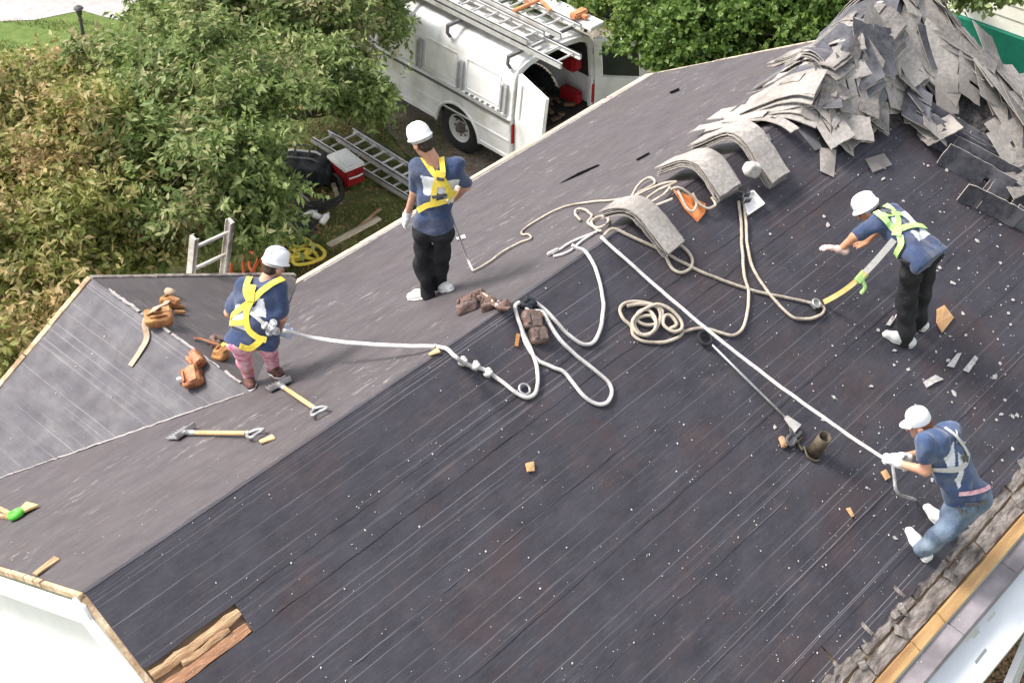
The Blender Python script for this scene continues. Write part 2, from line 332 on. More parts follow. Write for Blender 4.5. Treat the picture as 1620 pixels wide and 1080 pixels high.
class MB:
    def __init__(s): s.v = []; s.f = []; s.m = []; s.uv = []
    def add(s, verts, faces, mi=0, uv=None):
        k = len(s.v); s.v += [tuple(map(float, p)) for p in verts]; s.f += [tuple(int(i)+k for i in f) for f in faces]; s.m += [mi]*len(faces)
        s.uv += list(uv) if uv is not None else [(0, 0)]*len(verts)
    def frame_box(s, c, ax, ay, az, hx, hy, hz, mi=0, bev=0.0):
        c = np.array(c, float); ax, ay, az = [np.array(q, float)/np.linalg.norm(q) for q in (ax, ay, az)]
        if bev <= 0:
            P = [c+ax*hx*i+ay*hy*j+az*hz*k for k in (-1, 1) for j in (-1, 1) for i in (-1, 1)]
            s.add(P, [(0, 2, 3, 1), (4, 5, 7, 6), (0, 1, 5, 4), (2, 6, 7, 3), (0, 4, 6, 2), (1, 3, 7, 5)], mi)
        else:
            bm = bmesh.new(); bmesh.ops.create_cube(bm, size=1)
            for v in bm.verts: v.co = Vector((v.co.x*2*hx, v.co.y*2*hy, v.co.z*2*hz))
            bmesh.ops.bevel(bm, geom=bm.edges[:], offset=bev, segments=2, affect='EDGES')
            bm.verts.index_update()
            s.add([c+ax*v.co.x+ay*v.co.y+az*v.co.z for v in bm.verts], [[q.index for q in f.verts] for f in bm.faces], mi); bm.free()
    def box(s, lo, hi, mi=0, bev=0.0):
        lo, hi = np.array(lo, float), np.array(hi, float)
        s.frame_box((lo+hi)/2, (1, 0, 0), (0, 1, 0), (0, 0, 1), *((hi-lo)/2), mi=mi, bev=bev)
    def beam(s, a, b, w, h, up=(0, 0, 1), mi=0, bev=0.0):
        a, b = np.array(a, float), np.array(b, float); d = b-a; n = np.linalg.norm(d); d = d/n
        r = np.cross(d, up); r /= np.linalg.norm(r); u = np.cross(r, d)
        s.frame_box((a+b)/2, d, r, u, n/2, w/2, h/2, mi, bev)
    def tube(s, pts, r, seg=8, mi=0, closed=False, cap=True):
        pts = np.array(pts, float); n = len(pts)
        rr = np.full(n, r) if np.isscalar(r) else np.array(r, float)
        tan = np.zeros_like(pts)
        if closed: tan = np.roll(pts, -1, 0)-np.roll(pts, 1, 0)
        else: tan[1:-1] = pts[2:]-pts[:-2]; tan[0] = pts[1]-pts[0]; tan[-1] = pts[-1]-pts[-2]
        tan /= np.linalg.norm(tan, axis=1)[:, None]+1e-12
        ref = np.array([0, 0, 1.]) if abs(tan[0][2]) < .9 else np.array([1., 0, 0])
        nx = np.cross(tan[0], ref); nx /= np.linalg.norm(nx); V = []; U = []; dist = 0
        for i in range(n):
            nx = nx-tan[i]*(nx@tan[i]); nx /= np.linalg.norm(nx)+1e-12; ny = np.cross(tan[i], nx)
            if i: dist += np.linalg.norm(pts[i]-pts[i-1])
            for k in range(seg):
                a = 2*math.pi*k/seg; V.append(pts[i]+rr[i]*(math.cos(a)*nx+math.sin(a)*ny)); U.append((dist*55, k/seg*6.28))
        Fc = []
        for i in range(n if closed else n-1):
            j = (i+1) % n
            for k in range(seg): Fc.append((i*seg+k, i*seg+(k+1) % seg, j*seg+(k+1) % seg, j*seg+k))
        if cap and not closed: Fc.append(tuple(range(seg))[::-1]); Fc.append(tuple((n-1)*seg+k for k in range(seg)))
        s.add(V, Fc, mi, U)
    def ribbon(s, pts, nrm, w, th=.004, mi=0):
        pts = np.array(pts, float); nrm = np.array(nrm, float); n = len(pts); V = []
        for i in range(n):
            t = pts[min(i+1, n-1)]-pts[max(i-1, 0)]; t /= np.linalg.norm(t)+1e-12
            b = np.cross(t, nrm[i]); b /= np.linalg.norm(b)+1e-12
            for q in (-1, 1): V += [pts[i]+b*q*w/2, pts[i]+b*q*w/2+nrm[i]*th]
        Fc = []
        for i in range(n-1):
            o, p = i*4, (i+1)*4
            Fc += [(o+1, o+3, p+3, p+1), (o, p, p+2, o+2), (o, o+1, p+1, p), (o+2, p+2, p+3, o+3)]
        Fc += [(0, 2, 3, 1), ((n-1)*4, (n-1)*4+1, (n-1)*4+3, (n-1)*4+2)]
        s.add(V, Fc, mi)
    def lathe(s, prof, c=(0, 0, 0), ax=(0, 0, 1), seg=20, mi=0):
        ax = np.array(ax, float)/np.linalg.norm(ax); ref = np.array([1, 0, 0.]) if abs(ax[0]) < .9 else np.array([0, 1., 0])
        x = np.cross(ax, ref); x /= np.linalg.norm(x); y = np.cross(ax, x); c = np.array(c, float); V = []
        for (r, z) in prof:
            for k in range(seg):
                a = 2*math.pi*k/seg; V.append(c+ax*z+r*(math.cos(a)*x+math.sin(a)*y))
        Fc = [(i*seg+k, i*seg+(k+1) % seg, (i+1)*seg+(k+1) % seg, (i+1)*seg+k) for i in range(len(prof)-1) for k in range(seg)]
        s.add(V, Fc, mi)
    def build(s, name, mats, parent=None, smooth=False):
        return link(name, mesh(name, s.v, s.f, s.m, s.uv), mats, parent, smooth)
def catmull(P, n=8, closed=False):
    P = [np.array(p, float) for p in P]; out = []; N = len(P)
    for i in range(N if closed else N-1):
        if closed: p0, p1, p2, p3 = P[i-1], P[i], P[(i+1) % N], P[(i+2) % N]
        else: p0, p1, p2, p3 = P[max(i-1, 0)], P[i], P[i+1], P[min(i+2, N-1)]
        for k in range(n):
            t = k/n; out.append(.5*((2*p1)+(-p0+p2)*t+(2*p0-5*p1+4*p2-p3)*t*t+(-p0+3*p1-3*p2+p3)*t**3))
    if not closed: out.append(P[-1])
    return np.array(out)
# ------------------------------------------------------------------ signed distance modelling
class SDF:
    """smooth union of tapered capsules, boxes and ellipsoids, turned into a mesh by surface nets"""
    def __init__(s, k=.03): s.p = []; s.k = k; s.cuts = []
    def cap(s, a, b, ra, rb=None, k=None): s.p.append(('c', np.array(a, float), np.array(b, float), ra, ra if rb is None else rb, k)); return s
    def ell(s, c, R, rad, k=None): s.p.append(('e', np.array(c, float), np.array(R, float), np.array(rad, float), 0, k)); return s
    def rbox(s, c, R, half, r, k=None): s.p.append(('b', np.array(c, float), np.array(R, float), np.array(half, float), r, k)); return s
    def cut(s, p, n): s.cuts.append((np.array(p, float), np.array(n, float)/np.linalg.norm(n))); return s
    @staticmethod
    def one(q, X):
        if q[0] == 'c':
            a, b, ra, rb = q[1:5]; ab = b-a; t = np.clip(((X-a)@ab)/(ab@ab+1e-12), 0, 1)
            return np.linalg.norm(X-a-t[..., None]*ab, axis=-1)-(ra+(rb-ra)*t)
        if q[0] == 'e':
            Y = (X-q[1])@q[2].T; k0 = np.linalg.norm(Y/q[3], axis=-1); k1 = np.linalg.norm(Y/q[3]**2, axis=-1)+1e-9
            return k0*(k0-1)/k1
        Y = np.abs((X-q[1])@q[2].T)-(q[3]-q[4])
        return np.linalg.norm(np.maximum(Y, 0), axis=-1)+np.minimum(Y.max(-1), 0)-q[4]
    def bounds(s, q):
        if q[0] == 'c': r = max(q[3], q[4]); return np.minimum(q[1], q[2])-r, np.maximum(q[1], q[2])+r
        r = np.linalg.norm(q[3]); return q[1]-r, q[1]+r
    def eval(s, X):
        d = None
        for q in s.p:
            e = s.one(q, X)
            if d is None: d = e
            else:
                k = q[5] or s.k; h = np.clip(.5+.5*(e-d)/k, 0, 1); d = d*h+e*(1-h)-k*h*(1-h)
        for p, n in s.cuts: d = np.maximum(d, (X-p)@n)
        return d
    def mesh(s, h, wr=0.0, wfreq=14.0, seed=0, wdir=None):
        lo = np.min([s.bounds(q)[0] for q in s.p], 0)-.03-h*2; hi = np.max([s.bounds(q)[1] for q in s.p], 0)+.03+h*2
        n = np.ceil((hi-lo)/h).astype(int)+1
        ax = [lo[i]+h*np.arange(n[i]) for i in range(3)]
        D = np.full(n, 9.0, np.float32)
        for q in s.p:
            k = q[5] or s.k; a, b = s.bounds(q); a = a-.02-k; b = b+.02+k
            i0 = np.clip(((a-lo)/h).astype(int), 0, n-1); i1 = np.clip(((b-lo)/h).astype(int)+2, 1, n)
            sl_ = tuple(slice(i0[i], i1[i]) for i in range(3))
            X = np.stack(np.meshgrid(*[ax[i][sl_[i]] for i in range(3)], indexing='ij'), -1)
            e = s.one(q, X); d = D[sl_]; hh = np.clip(.5+.5*(e-d)/k, 0, 1)
            D[sl_] = np.where(d > 5, e, d*hh+e*(1-hh)-k*hh*(1-hh))
        if wr or s.cuts:
            idx = np.argwhere(np.abs(D) < .08) if not s.cuts else np.argwhere(D < .1)
            X = lo+idx*h; d = D[tuple(idx.T)]
            if wr:
                Y = X*wfreq+seed*7.3
                w = np.sin(Y[:, 0]*1.1+2.1*np.sin(Y[:, 2]*.9+Y[:, 1]*.5))*np.sin(Y[:, 1]*1.3+1.7*np.sin(Y[:, 0]*.7))+.8*np.sin(Y[:, 2]*2.1+1.5*np.sin(Y[:, 0]*1.2+Y[:, 1]))
                d = d+wr*w
            for p, nn in s.cuts: d = np.maximum(d, (X-p)@nn)
            D[tuple(idx.T)] = d
        return surface_nets(D, lo, h)
def surface_nets(D, lo, h):
    sgn = D < 0; n = np.array(D.shape)
    C = [(i, j, k) for i in (0, 1) for j in (0, 1) for k in (0, 1)]
    def sub(A, c): return A[c[0]:n[0]-1+c[0], c[1]:n[1]-1+c[1], c[2]:n[2]-1+c[2]]
    cnt = sum(sub(sgn, c).astype(np.int8) for c in C); act = (cnt > 0) & (cnt < 8); cells = np.argwhere(act)
    vid = np.full(act.shape, -1, np.int64); vid[act] = np.arange(len(cells))
    acc = np.zeros((len(cells), 3)); m = np.zeros(len(cells))
    for a in C:
        for ax in range(3):
            if a[ax]: continue
            b = list(a); b[ax] = 1
            va = D[tuple((cells+a).T)].astype(float); vb = D[tuple((cells+b).T)].astype(float); x = (va < 0) != (vb < 0)
            t = np.where(x, va/(va-vb+1e-20), 0); P = np.tile(np.array(a, float), (len(cells), 1)); P[:, ax] = t
            acc[x] += P[x]; m[x] += 1
    V = lo+(cells+acc/m[:, None])*h; Fs = []
    for ax in range(3):
        o = [0, 0, 0]; o[ax] = 1; u, v = [(1, 2), (2, 0), (0, 1)][ax]
        s0 = sgn[tuple(slice(0, n[i]-o[i]) for i in range(3))]; s1 = sgn[tuple(slice(o[i], n[i]) for i in range(3))]
        E = np.argwhere(s0 != s1); E = E[(E[:, u] > 0) & (E[:, v] > 0) & (E[:, u] < n[u]-1) & (E[:, v] < n[v]-1)]
        ins = s0[tuple(E.T)]
        def cv(du, dv):
            q = E.copy(); q[:, u] -= du; q[:, v] -= dv; return vid[tuple(q.T)]
        Q = np.stack([cv(1, 1), cv(0, 1), cv(0, 0), cv(1, 0)], 1); Q[~ins] = Q[~ins][:, ::-1]; Fs.append(Q)
    Fq = np.concatenate(Fs); return V, Fq[(Fq >= 0).all(1)]
def npmesh(name, V, Q):
    me = bpy.data.meshes.new(name); me.vertices.add(len(V)); me.vertices.foreach_set('co', np.asarray(V, np.float32).ravel())
    k = Q.shape[1]; me.loops.add(Q.size); me.loops.foreach_set('vertex_index', np.asarray(Q, np.int32).ravel())
    me.polygons.add(len(Q)); me.polygons.foreach_set('loop_start', np.arange(0, Q.size, k, dtype=np.int32)); me.polygons.foreach_set('loop_total', np.full(len(Q), k, np.int32))
    me.update(calc_edges=True); me.validate(); return me
def sdf_obj(name, s, h, m, parent=None, wr=0., wfreq=14., seed=0):
    V, Q = s.mesh(h, wr, wfreq, seed); return link(name, npmesh(name, V, Q), m, parent, True)
def basis(x=None, z=None):
    """rows = local axes"""
    z = np.array(z, float)/np.linalg.norm(z); x = np.array(x, float); x = x-z*(x@z); x /= np.linalg.norm(x); return np.array([x, np.cross(z, x), z])
# ================================================================== GROUND
def sheet(name, poly, z, m, kind='structure', label=None):
    me = mesh(name, [(x, y, z) for x, y in poly], [tuple(range(len(poly)))]); o = link(name, me, m); tag(o, label, None, None, kind); return o
def ground_mesh():
    n = 90; xs = np.linspace(-30, 70, n); ys = np.linspace(-40, 70, n); V = []
    for y in ys:
        for x in xs: V.append((x, y, GZ-.03+.03*mnoise.noise((x*.5, y*.5, 0))))
    far = 260
    Fc = [(j*n+i, j*n+i+1, (j+1)*n+i+1, (j+1)*n+i) for j in range(n-1) for i in range(n-1)]
    k = len(V); V += [(-far, -far, GZ-.05), (far, -far, GZ-.05), (far, far, GZ-.05), (-far, far, GZ-.05)]
    c = [0, n-1, n*n-1, n*n-n]
    Fc += [(k, k+1, c[1], c[0]), (k+1, k+2, c[2], c[1]), (k+2, k+3, c[3], c[2]), (k+3, k, c[0], c[3])]
    return mesh('ground', V, Fc)
tag(link('ground', ground_mesh(), 'grass'), 'mown grass and bare soil around the house', None, None, 'structure')
def gpoly(px): return [tuple(G(x, y)[:2]) for x, y in px]
def wavy(poly, amp=.12, step=.35, seed=0):
    out = []
    for i in range(len(poly)):
        a, b = np.array(poly[i]), np.array(poly[(i+1) % len(poly)]); k = max(1, int(np.linalg.norm(b-a)/step))
        for j in range(k):
            p = a+(b-a)*j/k; out.append((p[0]+amp*mnoise.noise((p[0], p[1], seed)), p[1]+amp*mnoise.noise((p[0]*1.1, p[1], seed+9.))))
    return out
sheet('driveway', wavy(gpoly([(480, 60), (560, 150), (640, 240), (720, 290), (900, 280), (1150, 150), (900, 20), (700, -120), (560, -60)])), GZ+.012, 'gravel', label='strip of dirt and gravel under the white van')
sheet('road', wavy(gpoly([(-150, 40), (60, 33), (130, 18), (196, 33), (260, -60), (-150, -160)]), .1), GZ+.016, 'path', label='pale concrete road at the top left corner')
sheet('lawn', wavy(gpoly([(-60, 10), (60, 8), (130, -10), (200, 10), (250, 110), (-60, 130)]), .06), GZ+.008, 'lawn', label='bright green lawn beside the pale road')
sheet('side_lawn', wavy(gpoly([(1480, 80), (1545, 70), (1700, 200), (1700, 330), (1480, 200)]), .08), GZ+.008, 'lawn', label='strip of lawn in front of the cream house')

# ================================================================== HOUSE
WF, WB, LR = 4.2113, 4.2691, 10.7723
house = empty('house', (0, 0, GZ), 'white house stripped to dark roofing felt with four roofers on its roof', 'house')
def fp(x, s, h=0.): return np.array([x, -s*CA-h*SA, -s*SA+h*CA])
def bp_(x, s, h=0.): return np.array([x, s*CA+h*SA, -s*SA+h*CA])
def glp(y, t, h=0.): return np.array([XG-t*math.cos(GP)-h*math.sin(GP), y, HG-t*math.sin(GP)+h*math.cos(GP)])
def grp(y, t, h=0.): return np.array([XG+t*math.cos(GP)+h*math.sin(GP), y, HG-t*math.sin(GP)+h*math.cos(GP)])
def felt_strip(fn, u0a, u1a, v0, u0b, u1b, v1, m, lift=.004, flip=False, seed=0, jag=.006, name='felt_strip'):
    """strip of underlayment: lower edge ragged and lying proud of the strip below"""
    r = random.Random(seed); n = max(6, int((max(u1a, u1b)-min(u0a, u0b))/.12)); rows = 5
    V, U, Fc = [], [], []
    for j in range(rows):
        t = j/(rows-1); a = u0a+(u0b-u0a)*t; b = u1a+(u1b-u1a)*t; v = v0+(v1-v0)*t; h = .002+lift*t
        for i in range(n+1):
            u = a+(b-a)*i/n; vv = v; w = .0025*mnoise.noise((u*2.1, v*3.3, seed))+.002*mnoise.noise((u*6, v*5, seed+3.))
            if j == rows-1: vv += r.uniform(-jag, jag)
            V.append(fn(u, vv, h+max(-.0015, w))); U.append((u, vv))
    W_ = n+1
    for j in range(rows-1):
        for i in range(n): Fc.append((j*W_+i, (j+1)*W_+i, (j+1)*W_+i+1, j*W_+i+1))
    k = len(V)
    for i in range(W_):
        q = V[(rows-1)*W_+i]; V.append(q); U.append(U[(rows-1)*W_+i])
    k2 = len(V)
    for i in range(W_):
        base = fn(U[(rows-1)*W_+i][0], U[(rows-1)*W_+i][1]+.001, -.003); V.append(base); U.append(U[(rows-1)*W_+i])
    for i in range(n): Fc.append((k+i, k2+i, k2+i+1, k+i+1))
    if flip: Fc = [f[::-1] for f in Fc]
    return link(name, mesh(name, V, Fc, None, U), m, house, True)
# roof deck (structure under the felt)
def slab(name, fn, poly, t, m, h=-.03):
    b = MB(); n = len(poly); top = [fn(*p, h) for p in poly]; bot = [fn(*p, h-t) for p in poly]
    b.add(top+bot, [tuple(range(n)), tuple(range(2*n-1, n-1, -1))]+[(i, i+n, (i+1) % n+n, (i+1) % n) for i in range(n)])
    return b.build(name, m, house)
sJ = YJ/CA; yE = WB*CA; VX = (2.115-.887)/math.tan(GP); xvl, xvr = XG-VX, XG+VX
slab('roof_deck', fp, [(0, 0), (LR, 0), (LR, WF), (0, WF)], .04, 'deck')
slab('roof_deck', bp_, [(0, 0), (LR, 0), (LR, WB), (xvr, WB), (XG, sJ), (xvl, WB), (0, WB)], .04, 'deck', -.04)
TG = (2.115-.887)/math.sin(GP)
def vy(t): return (-(HG-t*math.sin(GP)))/TA
slab('gable_deck', glp, [(YJ, 0), (YG, 0), (YG, TG), (vy(TG), TG)], .03, 'deck', -.035)
slab('gable_deck', grp, [(YJ, 0), (YG, 0), (YG, TG), (vy(TG), TG)], .03, 'deck', -.035)
# front slope felt courses
SB = [0, .63, .86, 1.45, 2.02, 2.62, 3.15, 3.62]
for i in range(len(SB)-1):
    a, b_ = SB[i], SB[i+1]
    if i == 1: felt_strip(fp, .745, LR, a-.03, .725, LR, b_, 'felt_dark', seed=i+1)
    elif i == 2: felt_strip(fp, .0, LR, a-.03+.03, .0, LR, b_, 'felt_dark', seed=i+1)
    else: felt_strip(fp, .0, LR, max(0, a-.03), .0, LR, b_, 'felt_dark', seed=i+1, jag=.006)
rr = random.Random(5)
xa = 0.
while xa < LR-.2:                                     # torn lower run of felt near the front eave
    xb = min(LR, xa+rr.uniform(.8, 1.6)); dep = rr.uniform(3.80, 3.97)
    felt_strip(fp, xa, xb, 3.60, xa+rr.uniform(-.04, .06), xb+rr.uniform(-.06, .03), dep, 'felt_dark', seed=20+int(xa*3), jag=.035); xa = xb
felt_strip(bp_, 0, LR, -.005, 0, LR, .05, 'felt_dark', lift=.004, flip=True, seed=40, jag=.02)
# back slope felt
xl = lambda s: XG-(max(0, s*CA-YJ))/(yE-YJ)*VX
xr = lambda s: XG+(max(0, s*CA-YJ))/(yE-YJ)*VX
BB = [.03, .95, sJ, 2.75, 3.6, WB]
for i in range(len(BB)-1):
    a, b_ = BB[i], BB[i+1]; hh = b_
    if b_ <= sJ+1e-6: felt_strip(bp_, 0, LR, a, 0, LR, b_, 'felt_back', flip=True, seed=50+i, lift=.004)
    else:
        felt_strip(bp_, 0, xl(a), a-.004, 0, xl(b_), b_, 'felt_back', flip=True, seed=50+i, lift=.004)
        felt_strip(bp_, xr(a), LR, a-.004, xr(b_), LR, b_, 'felt_back', flip=True, seed=56+i, lift=.004)
ts = [0, .62, 1.25, 1.9, TG]
for i in range(4):
    a, b_ = ts[i], ts[i+1]
    felt_strip(glp, vy(a), YG, max(0, a-.02), vy(b_), YG, b_, 'felt_gable', flip=False, seed=70+i, lift=.004)
    felt_strip(grp, vy(a), YG, max(0, a-.02), vy(b_), YG, b_, 'felt_gable_r', flip=True, seed=76+i, lift=.004)
# pale ragged seam lines: valley strip and cross gable ridge strip
def seam(name, pts, nrm, w, m, seed, gap=.0):
    r = random.Random(seed); P = []; N = []
    L_ = len(pts)-1; n = 60
    for k in range(n+1):
        t = k/n; p = pts[0]*(1-t)+pts[1]*t; P.append(p+np.array(nrm)*.012); N.append(nrm)
    b = MB()
    k = 0
    while k < n:
        e = min(n, k+r.randint(4, 14)); q = P[k:e+1]
        if len(q) > 1:
            q = [x+np.array([r.uniform(-.006, .006), r.uniform(-.006, .006), 0]) for x in q]
            b.ribbon(q, N[k:e+1], w*r.uniform(.4, 1.1), .003)
        k = e+(r.randint(0, 3) if gap and r.random() < gap else 0)
    return b.build(name, m, house)
nv = (NB+NL); nv = nv/np.linalg.norm(nv)
seam('valley_seam', [np.array([XG-.05, YJ+.05, HG-.03]), np.array([xvl, yE, -2.115])], tuple(nv), .024, 'seam', 3, .6)
seam('ridge_seam', [np.array([XG, YJ+.15, HG]), np.array([XG, YG-.25, HG])], (0, 0, 1), .028, 'seam', 4, .95)
# exposed broken planks at the left rake
b = MB()
def plank(name, fn, u0, u1, v0, v1, h0, h1, m, seed, jag=.03, parent=None, n=14):
    r = random.Random(seed); V = []; 
    for k in range(n+1):
        u = u0+(u1-u0)*k/n
        e0 = v0+r.uniform(0, jag); e1 = v1-r.uniform(0, jag)*.6; hh = h1+r.uniform(-.006, .006)
        V += [fn(u, e0, h0), fn(u, e0, hh), fn(u, (e0+e1)/2, hh+r.uniform(-.004, .008)), fn(u, e1, hh), fn(u, e1, h0)]
    Fc = []
    for k in range(n):
        for q in range(4): Fc.append((k*5+q, (k+1)*5+q, (k+1)*5+q+1, k*5+q+1))
    Fc += [(0, 1, 2, 3, 4), tuple(n*5+q for q in (4, 3, 2, 1, 0))]
    me = mesh(name, V, Fc); bm = bmesh.new(); bm.from_mesh(me); bmesh.ops.recalc_face_normals(bm, faces=bm.faces); bm.to_mesh(me); bm.free()
    return link(name, me, m, parent or house)
plank('deck_plank', fp, .02, .735, .645, .735, -.028, -.002, 'rot_wood', 3, .030, n=7)
plank('deck_plank', fp, .22, .60, .72, .775, -.028, .012, 'rot_wood', 13, .02, n=5)
plank('deck_plank', fp, .01, .715, .765, .855, -.028, .004, 'red_plank', 4, .014, n=8)
# weathered boards and ragged shingle stubs along the front eave
xa = 0.; i = 0
while xa < LR-.05:
    xb = min(LR, xa+rr.uniform(.5, 1.3)); plank('eave_plank', fp, xa+.012, xb-.012, 3.72+rr.uniform(0, .05), 3.93, -.028, -.004+rr.uniform(-.004, .004), 'grey_wood', 100+i, .02); xa = xb; i += 1
xa = 0.
while xa < LR-.05:
    xb = min(LR, xa+rr.uniform(.8, 1.9)); plank('eave_plank', fp, xa+.012, xb-.012, 3.94, 4.10, -.028, -.006+rr.uniform(-.004, .006), 'grey_wood', 200+i, .03); xa = xb; i += 1
def stub_mesh(seed):
    r = random.Random(seed); b = MB(); w = r.uniform(.03, .10); l = r.uniform(.04, .12)
    b.frame_box((0, 0, .006), (1, 0, 0), (0, 1, 0), (0, 0, 1), w/2, l/2, (.002+r.random()*.003))
    V = [(x+r.uniform(-.015, .015), y+r.uniform(-.02, .02), z) for x, y, z in b.v]
    return mesh('shingle_stub', V, b.f)
stubs = [stub_mesh(i) for i in range(8)]
for me in stubs: me.materials.append(M['grey_wood'] if random.random() < .6 else M['shingle'])
for k in range(34):
    x = rr.uniform(4.2, 9.8) if k < 28 else rr.uniform(1, 10); s = rr.uniform(3.76, 4.07)
    o = bpy.data.objects.new('shingle_stub', stubs[k % 8]); COL.objects.link(o); o.parent = house; o.matrix_parent_inverse = WORLD(house).inverted()
    R_ = Matrix.Rotation(RP, 4, 'X') @ Matrix.Rotation(rr.gauss(0, .5), 4, 'Z') @ Matrix.Rotation(rr.gauss(0, .08), 4, 'X')
    o.matrix_basis = Matrix.Translation(Vector(fp(x, s, .004))) @ R_
# boards at the edges
def edge_run(name, a, bq, w, h, up, m, pieces, seed, gap=.006):
    a, bq = np.array(a, float), np.array(bq, float); r = random.Random(seed); cuts = [0]+sorted(r.uniform(.1, .9) for _ in range(pieces-1))+[1]
    L_ = np.linalg.norm(bq-a)
    for t0, t1 in zip(cuts[:-1], cuts[1:]):
        if t1-t0 < .02: continue
        b = MB(); d = np.array(up)*r.uniform(-.004, .004)
        b.beam(a+(bq-a)*(t0+gap/L_)+d, a+(bq-a)*(t1-gap/L_)+d, w, h, up, bev=.004); b.build(name, m, house)
edge_run('eave_board', fp(0, WF-.05, .0), fp(LR, WF-.05, .0), .10, .045, NF, 'raw_wood', 7, 1)
edge_run('back_eave_board', bp_(xvr-.12, WB-.02, .008), bp_(LR, WB-.02, .008), .15, .022, NB, 'pale_wood', 7, 2)
edge_run('drip_strip', bp_(xvr-.02, WB-.125, .006), bp_(LR, WB-.125, .006), .05, .012, NB, 'seam', 5, 32)
edge_run('back_fascia', bp_(xvr, WB+.13, -.07), bp_(LR, WB+.13, -.07), .05, .10, NB, 'pale_wood', 3, 12)
edge_run('rake_board', fp(-.015, 0.02, -.022), fp(-.015, WF-.12, -.022), .04, .045, NF, 'tan_edge', 6, 3)
edge_run('rake_board', bp_(-.015, 0.02, -.022), bp_(-.015, WB, -.022), .04, .045, NB, 'tan_edge', 6, 4)
edge_run('rake_board', bp_(LR+.02, 0.0, -.02), bp_(LR+.02, WB, -.02), .05, .05, NB, 'pale_wood', 4, 5)
edge_run('rake_board', fp(LR+.02, 0.0, -.02), fp(LR+.02, WF, -.02), .05, .05, NF, 'pale_wood', 4, 6)
edge_run('gable_trim', glp(YG+.03, 0.0, -.01), glp(YG+.03, TG, -.01), .06, .05, NL, 'tan_edge', 3, 7)
edge_run('gable_trim', grp(YG+.03, 0.0, -.01), grp(YG+.03, TG+.1, -.01), .06, .05, NR, 'grey_wood', 3, 8)
edge_run('fascia', fp(-.053, -.034, -.14), fp(-.05, WF-.1, -.14), .03, .16, NF, 'white_paint', 2, 9)
edge_run('fascia', bp_(-.05, -.034, -.14), bp_(-.05, WB, -.14), .03, .16, NB, 'white_paint', 2, 10)
b = MB(); gp_ = [(0, -.075), (.11, -.14), (.11, -.23), (0, -.17), (-.11, -.23), (-.11, -.14)]; b.add([(-.069, y, z) for y, z in gp_]+[(-.030, y, z) for y, z in gp_], [tuple(range(6)), tuple(range(11, 5, -1))]+[(i, i+6, (i+1) % 6+6, (i+1) % 6) for i in range(6)]); b.build('gusset', 'white_paint', house)
b = MB(); e0 = fp(0, WF, 0)
gx = [(0, -.02), (.155, -.045), (.165, -.06), (.155, -.15), (.03, -.16), (0, -.15)]
sec = 12
for q in range(sec):
    x0, x1 = LR*q/sec+.004, LR*(q+1)/sec-.004; bb = MB(); V = []
    for x in (x0, x1):
        for (dy, dz) in gx: V.append((x, e0[1]-.012-dy, e0[2]+dz+.012*mnoise.noise((x, 0, 0))))
    n = 6; bb.add(V, [tuple(range(n))[::-1], tuple(range(n, 2*n))]+[(i, (i+1) % n, (i+1) % n+n, i+n) for i in range(n)]); bb.build('gutter', 'gutter', house)
# walls
def wall_siding(name, p, q, z0, z1fn, nrm, m, step=.20, parent=house):
    """lap siding boards, each one a part; z1fn gives the top at a point along the wall"""
    p, q = np.array(p, float), np.array(q, float); L_ = np.linalg.norm(q-p); d = (q-p)/L_; nrm = np.array(nrm, float)
    z = z0
    while True:
        lo = [t for t in np.linspace(0, 1, 81) if z1fn(t) > z+.02]
        if not lo: break
        a, c = min(lo), max(lo); hi = [t for t in np.linspace(0, 1, 81) if z1fn(t) > z+step]; a2, c2 = (min(hi), max(hi)) if hi else ((a+c)/2, (a+c)/2)
        A, C_, A2, C2 = p+d*a*L_, p+d*c*L_, p+d*a2*L_, p+d*c2*L_; up = np.array([0, 0, 1.])
        o0, o1 = nrm*.022, nrm*.004
        V = [A+up*z+o0, C_+up*z+o0, C2+up*(z+step)+o1, A2+up*(z+step)+o1, A+up*z, C_+up*z, C2+up*(z+step), A2+up*(z+step)]
        link(name, mesh(name, V, [(0, 1, 2, 3), (0, 4, 5, 1), (4, 7, 6, 5), (1, 5, 6, 2), (0, 3, 7, 4)]), m, parent); z += step
YW = 3.45
wb = MB()
wb.box((.13, -YW, GZ), (LR-.2, YW, -2.14)); 
wb.add([(.13, -YW, -2.14), (.13, YW, -2.14), (.13, 0, -.17), (LR-.2, -YW, -2.14), (LR-.2, YW, -2.14), (LR-.2, 0, -.17)], [(0, 1, 2)[::-1], (3, 4, 5), (0, 3, 5, 2)[::-1], (1, 4, 5, 2)])
wb.build('wall', 'white_paint', house)
gb = MB(); gb.box((XG-2.0, 3.2, GZ), (XG+2.0, YG-.15, -2.1))
gb.add([(XG-2.0, YG-.15, -2.1), (XG+2.0, YG-.15, -2.1), (XG, YG-.15, HG-.1)], [(0, 1, 2)]); gb.build('gable_wall', 'white_paint', house)
wall_siding('siding_board', (.125, YW, 0), (.125, -YW, 0), GZ+.1, lambda t: -.16-TA*abs(YW-2*YW*t)-.02, (-1, 0, 0), 'white_paint')
wall_siding('siding_board', (.13, -YW-.005, 0), (LR-.2, -YW-.005, 0), GZ+.1, lambda t: -2.2, (0, -1, 0), 'white_paint')
ZUP = np.array([0, 0, 1.])
